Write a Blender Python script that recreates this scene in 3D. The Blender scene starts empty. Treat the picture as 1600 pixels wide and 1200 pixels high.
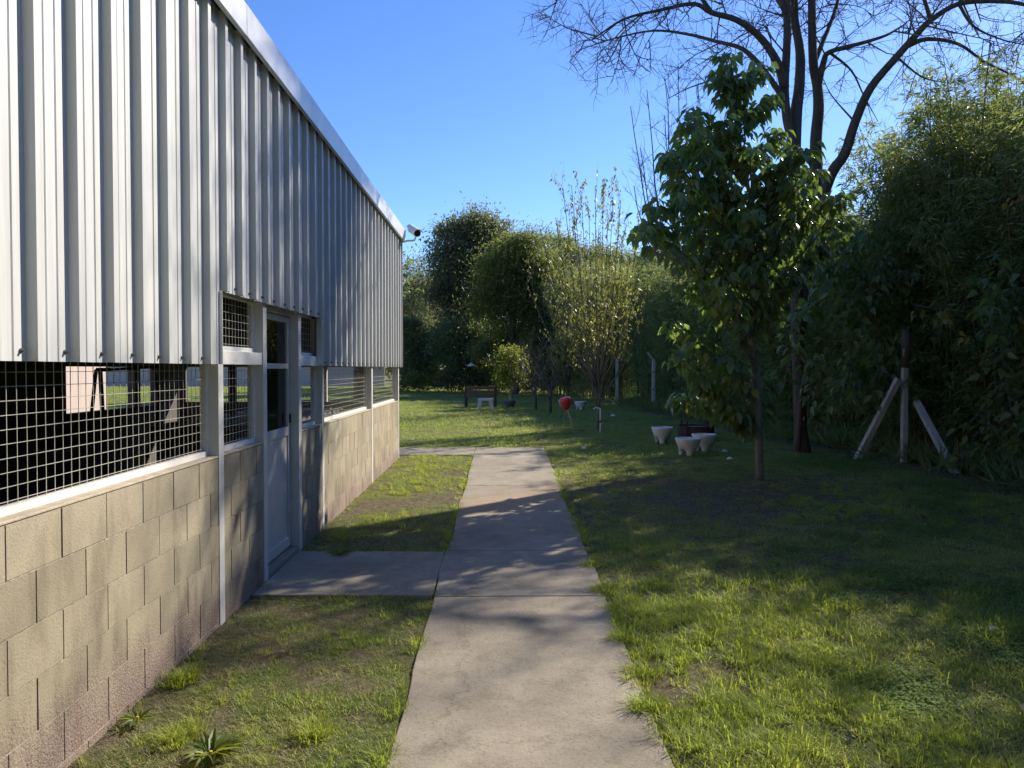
import bpy, math, random
import numpy as np
from mathutils import Vector, Matrix, Euler
random.seed(7); rng = np.random.default_rng(11)
S = bpy.context.scene
COL = S.collection
R = math.radians

# ------------------------------------------------------------------ camera, sky, sun, exposure
F = 1136.0                       # focal length in pixels of a 1600 px wide picture
CAMZ = 1.53
cam_d = bpy.data.cameras.new('camera'); cam = bpy.data.objects.new('camera', cam_d); COL.objects.link(cam)
cam_d.sensor_width = 36; cam_d.lens = 36 * F / 1600
cam_d.clip_start = 0.05; cam_d.clip_end = 3000
cam.location = (0, 0, CAMZ)
cam.rotation_euler = (R(90) - math.atan(24 / F), 0, -math.atan(15 / F))
S.camera = cam
SUN_AZ, SUN_EL = R(47.3), R(34.5)       # azimuth to the right of straight ahead (+Y)
W = bpy.data.worlds.new('World'); S.world = W; W.use_nodes = True
nt = W.node_tree; bg = nt.nodes['Background']
sky = nt.nodes.new('ShaderNodeTexSky'); sky.sky_type = 'NISHITA'; sky.sun_disc = False
sky.sun_elevation = SUN_EL; sky.sun_rotation = SUN_AZ
sky.air_density = 1.0; sky.dust_density = 0.15; sky.ozone_density = 5.5; sky.altitude = 20
hs = nt.nodes.new('ShaderNodeHueSaturation'); hs.inputs['Saturation'].default_value = 1.14; hs.inputs['Hue'].default_value = 0.512
nt.links.new(sky.outputs[0], hs.inputs['Color']); nt.links.new(hs.outputs[0], bg.inputs[0]); bg.inputs[1].default_value = 0.112
sl = bpy.data.lights.new('sun', 'SUN'); sun = bpy.data.objects.new('sun', sl); COL.objects.link(sun)
sl.energy = 4.4; sl.angle = R(0.55); sl.color = (1.0, 0.905, 0.76)
sd = Vector((math.sin(SUN_AZ) * math.cos(SUN_EL), math.cos(SUN_AZ) * math.cos(SUN_EL), math.sin(SUN_EL)))
sun.rotation_euler = sd.to_track_quat('Z', 'Y').to_euler(); sun.location = (10, 10, 20)
S.view_settings.view_transform = 'Standard'; S.view_settings.look = 'None'
S.view_settings.exposure = 0.97; S.view_settings.gamma = 1; S.view_settings.use_curve_mapping = False

# ------------------------------------------------------------------ measuring helpers
CR = cam.rotation_euler.to_matrix()
def ray(px, py): return CR @ Vector(((px - 800) / F, (600 - py) / F, -1.0))
def zg(y): return np.clip(0.0095 * (np.asarray(y) - 5.5), -0.06, 0.06)
def at(px, py, y):                       # point at distance y along the lawn
    d = ray(px, py); t = y / d.y; return Vector((d.x * t, y, CAMZ + d.z * t))
def gr(px, py):                          # point on the ground
    d = ray(px, py); z = 0.0
    for _ in range(6):
        t = (z - CAMZ) / d.z; z = float(zg(d.y * t))
    return Vector((d.x * t, d.y * t, z))
def wy(px, X=-1.70):                     # distance along the wall plane x = X
    d = ray(px, 576); return d.y * X / d.x

# ------------------------------------------------------------------ materials
MATS = {}
def newmat(name):
    m = bpy.data.materials.new(name); m.use_nodes = True; MATS[name] = m
    return m, m.node_tree.nodes, m.node_tree.links, m.node_tree.nodes['Principled BSDF']
def ramp(N, stops):
    r = N.new('ShaderNodeValToRGB'); cr = r.color_ramp
    while len(cr.elements) < len(stops): cr.elements.new(0.5)
    for e, (p, c) in zip(cr.elements, stops): e.position = p; e.color = (*c, 1)
    return r
def noise(N, L, scale, detail=4, coord='Object', vec=None, sx=(1, 1, 1), rough=0.6):
    n = N.new('ShaderNodeTexNoise'); n.inputs['Scale'].default_value = scale; n.inputs['Detail'].default_value = detail
    n.inputs['Roughness'].default_value = rough
    if coord == 'World': g = N.new('ShaderNodeNewGeometry'); src = g.outputs['Position']
    else: g = N.new('ShaderNodeTexCoord'); src = g.outputs[coord]
    mp = N.new('ShaderNodeMapping'); mp.inputs['Scale'].default_value = sx
    L.new(src, mp.inputs[0]); L.new(mp.outputs[0], n.inputs['Vector'])
    return n
def mixc(N, L, fac, a, b, mode='MIX'):
    m = N.new('ShaderNodeMix'); m.data_type = 'RGBA'; m.blend_type = mode
    for k, v in ((0, fac), (6, a), (7, b)):
        if hasattr(v, 'links'): L.new(v, m.inputs[k])
        elif isinstance(v, (int, float)): m.inputs[k].default_value = v
        else: m.inputs[k].default_value = (*v, 1)
    return m.outputs[2]
def bump(N, L, h, dist, B, strength=1.0):
    b = N.new('ShaderNodeBump'); b.inputs['Distance'].default_value = dist; b.inputs['Strength'].default_value = strength
    L.new(h, b.inputs['Height']); L.new(b.outputs[0], B.inputs['Normal'])
def plain(name, c1, c2, rough=0.6, scale=6, metal=0.0, bmp=0.0, sx=(1, 1, 1), coord='Object', spec=0.5, detail=5):
    m, N, L, B = newmat(name)
    n = noise(N, L, scale, detail, coord, sx=sx)
    r = ramp(N, [(0.3, c1), (0.7, c2)]); L.new(n.outputs[0], r.inputs[0]); L.new(r.outputs[0], B.inputs['Base Color'])
    B.inputs['Roughness'].default_value = rough; B.inputs['Metallic'].default_value = metal
    B.inputs['Specular IOR Level'].default_value = spec
    if bmp:
        n2 = noise(N, L, scale * 4, 6, coord, sx=sx); bump(N, L, n2.outputs[0], bmp, B)
    return m
def leafmat(name, stops, trans=0.35, tcol=(0.35, 0.45, 0.04), rough=0.45, spec=0.4):
    m, N, L, B = newmat(name)
    a = N.new('ShaderNodeAttribute'); a.attribute_name = 'rnd'
    r = ramp(N, stops); L.new(a.outputs['Fac'], r.inputs[0])
    L.new(r.outputs[0], B.inputs['Base Color']); B.inputs['Roughness'].default_value = rough
    B.inputs['Specular IOR Level'].default_value = spec
    t = N.new('ShaderNodeBsdfTranslucent')
    tc = mixc(N, L, 0.5, r.outputs[0], tcol); L.new(tc, t.inputs[0])
    mx = N.new('ShaderNodeMixShader'); mx.inputs[0].default_value = trans
    L.new(B.outputs[0], mx.inputs[1]); L.new(t.outputs[0], mx.inputs[2])
    L.new(mx.outputs[0], N['Material Output'].inputs[0])
    return m
plain('siding', (0.44, 0.455, 0.455), (0.55, 0.565, 0.56), 0.5, 3, metal=0.0, sx=(8, 8, 0.35), bmp=0.0015)
plain('flashing', (0.56, 0.57, 0.57), (0.68, 0.69, 0.69), 0.38, 2, metal=0.25, sx=(1, 1.5, 1), bmp=0.002)
plain('door_paint', (0.42, 0.41, 0.385), (0.50, 0.49, 0.46), 0.5, 5, sx=(1, 1, .4))
plain('white_paint', (0.52, 0.52, 0.50), (0.62, 0.62, 0.60), 0.45, 5, sx=(1, 1, .4))
plain('white_trim', (0.66, 0.65, 0.60), (0.78, 0.77, 0.73), 0.5, 9)
plain('wire', (0.50, 0.49, 0.42), (0.66, 0.65, 0.57), 0.4, 5, metal=0.3)
plain('screw', (0.05, 0.05, 0.05), (0.10, 0.09, 0.08), 0.5, 8)
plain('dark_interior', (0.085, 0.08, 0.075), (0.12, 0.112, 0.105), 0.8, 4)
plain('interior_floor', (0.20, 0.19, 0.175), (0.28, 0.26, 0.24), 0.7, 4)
plain('mortar', (0.16, 0.14, 0.11), (0.42, 0.37, 0.30), 0.95, 30, bmp=0.004)
plain('ledge', (0.34, 0.29, 0.21), (0.46, 0.40, 0.30), 0.9, 14, bmp=0.004)
plain('roof_sheet', (0.30, 0.31, 0.32), (0.38, 0.39, 0.40), 0.4, 3, metal=0.4)
plain('bark', (0.055, 0.042, 0.032), (0.13, 0.10, 0.078), 0.9, 6, bmp=0.012, sx=(3, 3, .5))
plain('bark_pale', (0.12, 0.10, 0.08), (0.24, 0.21, 0.17), 0.9, 8, bmp=0.006, sx=(2, 2, .5))
plain('bark_red', (0.10, 0.055, 0.04), (0.20, 0.12, 0.085), 0.9, 7, bmp=0.015, sx=(4, 4, .4))
plain('twig', (0.09, 0.072, 0.058), (0.16, 0.13, 0.105), 0.9, 3)
plain('twig_purple', (0.09, 0.065, 0.06), (0.15, 0.11, 0.10), 0.9, 3)
plain('culm', (0.05, 0.055, 0.025), (0.11, 0.105, 0.05), 0.5, 4)
plain('concrete_post', (0.34, 0.33, 0.30), (0.52, 0.50, 0.46), 0.9, 9, bmp=0.006, sx=(1, 1, .6))
plain('pot_white', (0.62, 0.59, 0.54), (0.80, 0.77, 0.71), 0.8, 5, bmp=0.004)
plain('pot_grey', (0.10, 0.105, 0.11), (0.16, 0.165, 0.17), 0.8, 6, bmp=0.004)
plain('soil', (0.03, 0.022, 0.016), (0.07, 0.052, 0.038), 0.95, 20, bmp=0.01)
plain('rust', (0.045, 0.024, 0.018), (0.10, 0.05, 0.035), 0.85, 8, bmp=0.004)
plain('stone_slab', (0.20, 0.18, 0.15), (0.30, 0.27, 0.22), 0.85, 8)
plain('wood', (0.10, 0.062, 0.04), (0.19, 0.125, 0.085), 0.75, 3, bmp=0.003, sx=(.6, 6, 6))
plain('wood_dark', (0.05, 0.032, 0.022), (0.09, 0.06, 0.042), 0.75, 3, sx=(4, 4, .6))
plain('white_table', (0.60, 0.58, 0.55), (0.74, 0.72, 0.68), 0.6, 6)
plain('red_plastic', (0.50, 0.035, 0.04), (0.62, 0.06, 0.06), 0.4, 4)
plain('stick', (0.38, 0.30, 0.19), (0.50, 0.41, 0.27), 0.8, 5)
plain('camera_shell', (0.66, 0.66, 0.64), (0.74, 0.74, 0.72), 0.35, 4)
plain('black_plastic', (0.012, 0.012, 0.012), (0.022, 0.022, 0.022), 0.3, 4)
plain('pink_wall', (0.44, 0.36, 0.32), (0.54, 0.45, 0.41), 0.9, 5, sx=(1, 4, .3))
plain('yellow_plastic', (0.65, 0.42, 0.03), (0.75, 0.5, 0.05), 0.5, 5)
plain('fallen_leaf', (0.12, 0.075, 0.04), (0.28, 0.19, 0.10), 0.8, 12)
plain('paper', (0.6, 0.6, 0.58), (0.75, 0.75, 0.73), 0.8, 8)
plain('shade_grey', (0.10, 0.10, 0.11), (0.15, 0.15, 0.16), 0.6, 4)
plain('box_red', (0.16, 0.04, 0.035), (0.25, 0.07, 0.06), 0.7, 4)

def block_mat():
    m, N, L, B = newmat('block')
    oi = N.new('ShaderNodeObjectInfo')
    g = N.new('ShaderNodeNewGeometry'); sp = N.new('ShaderNodeSeparateXYZ'); L.new(g.outputs['Position'], sp.inputs[0])
    # big stains, pores and a pinkish exposed-aggregate foot
    n1 = noise(N, L, 2.2, 6, 'World'); n2 = noise(N, L, 90, 3, 'World', rough=0.75); n3 = noise(N, L, 9, 5, 'World', sx=(1, 1, .25))
    base = ramp(N, [(0.25, (0.232, 0.200, 0.140)), (0.55, (0.322, 0.282, 0.200)), (0.8, (0.392, 0.346, 0.252))]); L.new(n1.outputs[0], base.inputs[0])
    pink = ramp(N, [(0.3, (0.19, 0.14, 0.112)), (0.7, (0.345, 0.265, 0.22))]); L.new(n2.outputs[0], pink.inputs[0])
    ma = N.new('ShaderNodeMath'); ma.operation = 'MULTIPLY_ADD'; ma.inputs[1].default_value = 0.35; L.new(n3.outputs[0], ma.inputs[0]); L.new(sp.outputs[2], ma.inputs[2])
    mr = N.new('ShaderNodeMapRange'); mr.inputs[1].default_value = 0.27; mr.inputs[2].default_value = 0.50; mr.inputs[3].default_value = 1; mr.inputs[4].default_value = 0
    L.new(ma.outputs[0], mr.inputs[0])
    c = mixc(N, L, mr.outputs[0], base.outputs[0], pink.outputs[0])
    mr2 = N.new('ShaderNodeMapRange'); mr2.inputs[3].default_value = 0.85; mr2.inputs[4].default_value = 1.10; L.new(oi.outputs['Random'], mr2.inputs[0])
    pr = ramp(N, [(0.28, (.62, .60, .58)), (0.45, (1, 1, 1))]); L.new(n2.outputs[0], pr.inputs[0])
    c2 = mixc(N, L, 0.8, c, pr.outputs[0], 'MULTIPLY')
    sr = ramp(N, [(0.30, (.62, .6, .58)), (0.5, (1, 1, 1))]); L.new(n3.outputs[0], sr.inputs[0])
    c2 = mixc(N, L, 0.75, c2, sr.outputs[0], 'MULTIPLY')
    cm = N.new('ShaderNodeCombineXYZ')
    for k in range(3): L.new(mr2.outputs[0], cm.inputs[k])
    c3 = mixc(N, L, 1.0, c2, cm.outputs[0], 'MULTIPLY')
    L.new(c3, B.inputs['Base Color']); B.inputs['Roughness'].default_value = 0.92
    ad = N.new('ShaderNodeMath'); ad.operation = 'MULTIPLY_ADD'; L.new(mr.outputs[0], ad.inputs[0]); ad.inputs[1].default_value = 1.2; ad.inputs[2].default_value = 0.5
    mu = N.new('ShaderNodeMath'); mu.operation = 'MULTIPLY'; L.new(n2.outputs[0], mu.inputs[0]); L.new(ad.outputs[0], mu.inputs[1])
    bump(N, L, mu.outputs[0], 0.006, B)
block_mat()

def concrete_mat():
    m, N, L, B = newmat('path_concrete')
    n1 = noise(N, L, 1.3, 6, 'World'); n2 = noise(N, L, 60, 4, 'World', rough=0.8); n3 = noise(N, L, 7, 6, 'World', rough=.7)
    base = ramp(N, [(0.3, (0.205, 0.175, 0.130)), (0.7, (0.330, 0.288, 0.220))]); L.new(n1.outputs[0], base.inputs[0])
    pr = ramp(N, [(0.30, (.42, .40, .38)), (0.42, (.93, .93, .93)), (0.6, (1.05, 1.05, 1.05)), (0.72, (1.3, 1.28, 1.22))]); L.new(n2.outputs[0], pr.inputs[0])
    c = mixc(N, L, 0.9, base.outputs[0], pr.outputs[0], 'MULTIPLY')
    p3 = ramp(N, [(0.32, (.72, .70, .67)), (0.55, (1, 1, 1))]); L.new(n3.outputs[0], p3.inputs[0])
    c = mixc(N, L, 0.8, c, p3.outputs[0], 'MULTIPLY')
    # trodden sandy soil where a footworn track crosses the path
    g = N.new('ShaderNodeNewGeometry'); sp = N.new('ShaderNodeSeparateXYZ'); L.new(g.outputs['Position'], sp.inputs[0])
    a = N.new('ShaderNodeMath'); a.operation = 'SUBTRACT'; a.inputs[1].default_value = 8.1; L.new(sp.outputs[1], a.inputs[0])
    xs = N.new('ShaderNodeMath'); xs.operation = 'MULTIPLY_ADD'; xs.inputs[1].default_value = -0.9; L.new(sp.outputs[0], xs.inputs[0]); L.new(a.outputs[0], xs.inputs[2])
    ab = N.new('ShaderNodeMath'); ab.operation = 'ABSOLUTE'; L.new(xs.outputs[0], ab.inputs[0])
    ms = N.new('ShaderNodeMath'); ms.operation = 'MULTIPLY_ADD'; ms.inputs[1].default_value = 1.6; L.new(n3.outputs[0], ms.inputs[0]); L.new(ab.outputs[0], ms.inputs[2])
    mr = N.new('ShaderNodeMapRange'); mr.inputs[1].default_value = 0.8; mr.inputs[2].default_value = 1.7; mr.inputs[3].default_value = 0.85; mr.inputs[4].default_value = 0
    L.new(ms.outputs[0], mr.inputs[0])
    c = mixc(N, L, mr.outputs[0], c, (0.30, 0.215, 0.13))
    vo = N.new('ShaderNodeTexVoronoi'); vo.feature = 'DISTANCE_TO_EDGE'; vo.inputs['Scale'].default_value = .55; nw = noise(N, L, 3, 6, 'World', rough=.7); va = N.new('ShaderNodeVectorMath'); va.operation = 'ADD'
    sc = N.new('ShaderNodeVectorMath'); sc.operation = 'SCALE'; sc.inputs['Scale'].default_value = .6; L.new(nw.outputs['Color'], sc.inputs[0]); L.new(sc.outputs[0], va.inputs[0]); L.new(g.outputs['Position'], va.inputs[1]); L.new(va.outputs[0], vo.inputs['Vector'])
    cr = ramp(N, [(0.0, (.45, .43, .4)), (0.006, (1, 1, 1))]); L.new(vo.outputs['Distance'], cr.inputs[0]); c = mixc(N, L, 0.55, c, cr.outputs[0], 'MULTIPLY')
    # small black grit and stains
    n5 = noise(N, L, 17, 5, 'World', rough=.8); p5 = ramp(N, [(0.27, (.45, .43, .40)), (0.36, (1, 1, 1))]); L.new(n5.outputs[0], p5.inputs[0]); c = mixc(N, L, 0.8, c, p5.outputs[0], 'MULTIPLY')
    L.new(c, B.inputs['Base Color']); B.inputs['Roughness'].default_value = 0.9
    bump(N, L, n2.outputs[0], 0.004, B)
concrete_mat()

def ground_mat():
    m, N, L, B = newmat('lawn_ground')
    a = N.new('ShaderNodeAttribute'); a.attribute_name = 'cover'
    n1 = noise(N, L, 25, 6, 'World', rough=.7); n2 = noise(N, L, 3, 5, 'World'); n0 = noise(N, L, 140, 3, 'World', rough=.7)
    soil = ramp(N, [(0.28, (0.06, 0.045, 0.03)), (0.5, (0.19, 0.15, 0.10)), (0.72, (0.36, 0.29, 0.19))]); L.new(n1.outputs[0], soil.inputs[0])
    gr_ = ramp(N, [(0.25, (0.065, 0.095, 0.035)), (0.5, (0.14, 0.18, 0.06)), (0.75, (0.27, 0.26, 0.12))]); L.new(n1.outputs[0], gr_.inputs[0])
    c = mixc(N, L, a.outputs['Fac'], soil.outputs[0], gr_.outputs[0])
    d = ramp(N, [(0.3, (.55, .55, .55)), (0.6, (1.1, 1.1, 1.1))]); L.new(n0.outputs[0], d.inputs[0])
    c = mixc(N, L, 0.8, c, d.outputs[0], 'MULTIPLY')
    L.new(c, B.inputs['Base Color']); B.inputs['Roughness'].default_value = 0.95; B.inputs['Specular IOR Level'].default_value = 0.15
    ad = N.new('ShaderNodeMath'); ad.operation = 'ADD'; L.new(n1.outputs[0], ad.inputs[0]); L.new(n0.outputs[0], ad.inputs[1])
    bump(N, L, ad.outputs[0], 0.03, B)
ground_mat()

def grass_mat(name='grass_blade', stops=None, tr=None):
    m, N, L, B = newmat(name)
    oi = N.new('ShaderNodeObjectInfo'); at_ = N.new('ShaderNodeAttribute'); at_.attribute_name = 'rnd'
    n = noise(N, L, 0.8, 4, 'World')
    add = N.new('ShaderNodeMath'); add.operation = 'MULTIPLY_ADD'; add.inputs[1].default_value = 0.45; L.new(oi.outputs['Random'], add.inputs[0])
    m2 = N.new('ShaderNodeMath'); m2.operation = 'MULTIPLY'; m2.inputs[1].default_value = 0.25; L.new(at_.outputs['Fac'], m2.inputs[0])
    L.new(m2.outputs[0], add.inputs[2])
    ad2 = N.new('ShaderNodeMath'); ad2.operation = 'MULTIPLY_ADD'; ad2.inputs[1].default_value = 0.6; L.new(n.outputs[0], ad2.inputs[0]); L.new(add.outputs[0], ad2.inputs[2])
    r = ramp(N, [(0.22, (0.115, 0.22, 0.065)), (0.52, (0.205, 0.30, 0.08)), (0.72, (0.31, 0.36, 0.11)), (0.84, (0.42, 0.40, 0.17)), (0.98, (0.50, 0.42, 0.23))] if stops is None else stops); L.new(ad2.outputs[0], r.inputs[0])
    L.new(r.outputs[0], B.inputs['Base Color']); B.inputs['Roughness'].default_value = 0.5; B.inputs['Specular IOR Level'].default_value = 0.3
    t = N.new('ShaderNodeBsdfTranslucent'); tc = mixc(N, L, 0.45, r.outputs[0], (0.55, 0.64, 0.04)); L.new(tc, t.inputs[0])
    mx = N.new('ShaderNodeMixShader'); mx.inputs[0].default_value = 0.55
    L.new(B.outputs[0], mx.inputs[1]); L.new(t.outputs[0], mx.inputs[2]); L.new(mx.outputs[0], N['Material Output'].inputs[0])
grass_mat('grass_lush_sunlit', [(0.2, (0.17, 0.26, 0.05)), (0.55, (0.29, 0.38, 0.06)), (0.95, (0.46, 0.45, 0.12))])  # tall tufts; blade colour brightened to stand in for sunlight
grass_mat()
grass_mat('grass_dry', [(0.25, (0.20, 0.20, 0.09)), (0.55, (0.33, 0.29, 0.15)), (0.9, (0.50, 0.42, 0.26))])
leafmat('leaf_clover', [(0, (0.09, 0.17, 0.045)), (1, (0.19, 0.28, 0.07))], .4, rough=.75, spec=.12)
leafmat('leaf_bamboo', [(0.0, (0.11, 0.165, 0.085)), (0.6, (0.20, 0.26, 0.115)), (0.93, (0.29, 0.33, 0.12)), (1.0, (0.42, 0.37, 0.17))], 0.5, tcol=(.40, .45, .06))
leafmat('leaf_broad', [(0.0, (0.085, 0.135, 0.062)), (0.6, (0.16, 0.215, 0.085)), (0.94, (0.25, 0.31, 0.10)), (1.0, (0.45, 0.40, 0.09))], 0.5, rough=0.28, spec=0.55, tcol=(0.25, 0.42, 0.03))
leafmat('leaf_dark', [(0.0, (0.08, 0.105, 0.06)), (0.7, (0.14, 0.17, 0.09)), (1.0, (0.22, 0.235, 0.13))], 0.42)
leafmat('leaf_grey', [(0.0, (0.085, 0.095, 0.055)), (0.7, (0.16, 0.165, 0.09)), (1.0, (0.25, 0.22, 0.13))], 0.45, tcol=(.32, .38, .12))
leafmat('leaf_olive', [(0.0, (0.08, 0.095, 0.025)), (0.7, (0.17, 0.175, 0.045)), (1.0, (0.24, 0.24, 0.07))], 0.5, tcol=(.34, .42, .08))
leafmat('leaf_autumn', [(0.0, (0.09, 0.11, 0.05)), (0.5, (0.17, 0.19, 0.075)), (0.85, (0.27, 0.26, 0.09)), (1.0, (0.45, 0.36, 0.08))], 0.42, tcol=(.42, .44, .06))
leafmat('leaf_lime', [(0.0, (0.05, 0.09, 0.015)), (0.6, (0.12, 0.17, 0.03)), (1.0, (0.30, 0.30, 0.04))], 0.45, tcol=(.5, .52, .05))
leafmat('leaf_yellow', [(0.0, (0.20, 0.15, 0.03)), (1.0, (0.42, 0.27, 0.06))], 0.4, tcol=(.6, .4, .06))

# ------------------------------------------------------------------ object helpers
def tag(o, label=None, cat=None, group=None, kind=None):
    if label: o['label'] = label
    if cat: o['category'] = cat
    if group: o['group'] = group
    if kind: o['kind'] = kind
    return o
def empty(name, loc=(0, 0, 0), rz=0):
    o = bpy.data.objects.new(name, None); o.empty_display_size = 0.2
    o.location = loc; o.rotation_euler = (0, 0, rz); COL.objects.link(o); return o
def link(name, me, mat=None, parent=None, loc=(0, 0, 0)):
    if mat and not me.materials: me.materials.append(MATS[mat])
    o = bpy.data.objects.new(name, me); o.location = loc; COL.objects.link(o)
    if parent: o.parent = parent
    return o
class MB:
    def __init__(s): s.v = []; s.f = []
    def add(s, V, Fc):
        b = len(s.v); s.v += [tuple(p) for p in V]; s.f += [tuple(b + i for i in f) for f in Fc]; return s
    def box(s, x0, x1, y0, y1, z0, z1):
        return s.add([(x0, y0, z0), (x1, y0, z0), (x1, y1, z0), (x0, y1, z0), (x0, y0, z1), (x1, y0, z1), (x1, y1, z1), (x0, y1, z1)],
                     [(0, 3, 2, 1), (4, 5, 6, 7), (0, 1, 5, 4), (1, 2, 6, 5), (2, 3, 7, 6), (3, 0, 4, 7)])
    def tube(s, P, rad, n=6, cap=True):
        P = [Vector(p) for p in P]
        if not hasattr(rad, '__len__'): rad = [rad] * len(P)
        b = len(s.v); u = None
        for i, p in enumerate(P):
            t = (P[min(i + 1, len(P) - 1)] - P[max(i - 1, 0)])
            t = t.normalized() if t.length > 1e-9 else Vector((0, 0, 1))
            if u is None: u = t.orthogonal().normalized()
            u = (u - t * u.dot(t)); u = u.normalized() if u.length > 1e-6 else t.orthogonal().normalized()
            w = t.cross(u)
            for k in range(n):
                a = 2 * math.pi * k / n; s.v.append(tuple(p + (u * math.cos(a) + w * math.sin(a)) * rad[i]))
        for i in range(len(P) - 1):
            for k in range(n):
                k2 = (k + 1) % n; s.f.append((b + i * n + k, b + i * n + k2, b + (i + 1) * n + k2, b + (i + 1) * n + k))
        if cap:
            s.f.append(tuple(b + k for k in reversed(range(n)))); e = b + (len(P) - 1) * n; s.f.append(tuple(e + k for k in range(n)))
        return s
    def lathe(s, prof, n=24, c=(0, 0, 0), wob=None):
        b = len(s.v)
        for r_, z in prof:
            for k in range(n):
                a = 2 * math.pi * k / n; q = wob(a, z) if wob else 1
                s.v.append((c[0] + r_ * q * math.cos(a), c[1] + r_ * q * math.sin(a), c[2] + z))
        for i in range(len(prof) - 1):
            for k in range(n):
                k2 = (k + 1) % n; s.f.append((b + i * n + k, b + i * n + k2, b + (i + 1) * n + k2, b + (i + 1) * n + k))
        s.f.append(tuple(b + k for k in reversed(range(n)))); e = b + (len(prof) - 1) * n; s.f.append(tuple(e + k for k in range(n)))
        return s
    def mesh(s, name, smooth=False):
        me = bpy.data.meshes.new(name); me.from_pydata(s.v, [], s.f); me.update()
        if smooth: me.polygons.foreach_set('use_smooth', [True] * len(me.polygons))
        return me
    def build(s, name, mat, parent=None, loc=(0, 0, 0), smooth=False, bevel=0):
        o = link(name, s.mesh(name, smooth), mat, parent, loc)
        if bevel:
            b = o.modifiers.new('b', 'BEVEL'); b.width = bevel; b.segments = 2
        return o
def tri_mesh(name, V, T, rnd=None):
    me = bpy.data.meshes.new(name); me.vertices.add(len(V)); me.vertices.foreach_set('co', np.asarray(V, np.float32).ravel())
    n = len(T); me.loops.add(n * 3); me.loops.foreach_set('vertex_index', np.asarray(T, np.int32).ravel())
    me.polygons.add(n); me.polygons.foreach_set('loop_start', np.arange(0, n * 3, 3, dtype=np.int32))
    me.polygons.foreach_set('loop_total', np.full(n, 3, np.int32))
    me.update(calc_edges=True)
    if rnd is not None:
        a = me.attributes.new('rnd', 'FLOAT', 'POINT'); a.data.foreach_set('value', np.asarray(rnd, np.float32))
    return me
def nrm(a): return a / (np.linalg.norm(a, axis=-1, keepdims=True) + 1e-9)
# leaf templates: coordinates along (direction, side, up)
NARROW = (np.array([(0, 0, 0), (.4, .5, .0), (1, 0, -.08), (.4, -.5, .0)]), np.array([(0, 1, 2), (0, 2, 3)]))
BROAD = (np.array([(0, 0, 0), (.12, .38, .10), (.42, .5, .10), (.78, .22, -.06), (1, 0, -.22), (.78, -.22, -.06), (.42, -.5, .10), (.12, -.38, .10), (.42, 0, -.02), (.78, 0, -.12)]),
         np.array([(0, 1, 8), (1, 2, 8), (2, 3, 8), (3, 9, 8), (3, 4, 9), (0, 8, 7), (7, 8, 6), (6, 8, 5), (5, 8, 9), (5, 9, 4)]))
def leaf_mesh(name, P, D, L, Wd, tpl=NARROW, rnd=None, up=None):
    n = len(P); D = nrm(D)
    U = up if up is not None else rng.normal(size=(n, 3)) * 0.6 + np.array([0, 0, 1.0])
    Sd = nrm(np.cross(D, U)); U2 = np.cross(Sd, D)
    tv, tt = tpl
    L = np.broadcast_to(L, (n,)); Wd = np.broadcast_to(Wd, (n,))
    V = P[:, None, :] + tv[None, :, 0:1] * (D * L[:, None])[:, None, :] + tv[None, :, 1:2] * (Sd * Wd[:, None])[:, None, :] + tv[None, :, 2:3] * (U2 * L[:, None])[:, None, :]
    T = tt[None] + (np.arange(n) * len(tv))[:, None, None]
    if rnd is None: rnd = rng.random(n)
    return tri_mesh(name, V.reshape(-1, 3), T.reshape(-1, 3), np.repeat(rnd, len(tv)))
def vnoise(x, y, sc, seed=0):
    r = np.random.default_rng(seed).random((256, 256)); x = np.asarray(x) * sc + 100.3; y = np.asarray(y) * sc + 57.7
    xi = np.floor(x).astype(int); yi = np.floor(y).astype(int); fx = x - xi; fy = y - yi
    fx = fx * fx * (3 - 2 * fx); fy = fy * fy * (3 - 2 * fy); g = lambda a, b: r[a % 256, b % 256]
    return (g(xi, yi) * (1 - fx) + g(xi + 1, yi) * fx) * (1 - fy) + (g(xi, yi + 1) * (1 - fx) + g(xi + 1, yi + 1) * fx) * fy
def fbm(x, y, sc, seed=0, o=4):
    t = 0; a = 1; w = 0
    for i in range(o): t = t + a * vnoise(x, y, sc * 2 ** i, seed + i); w += a; a *= .55
    return t / w

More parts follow.
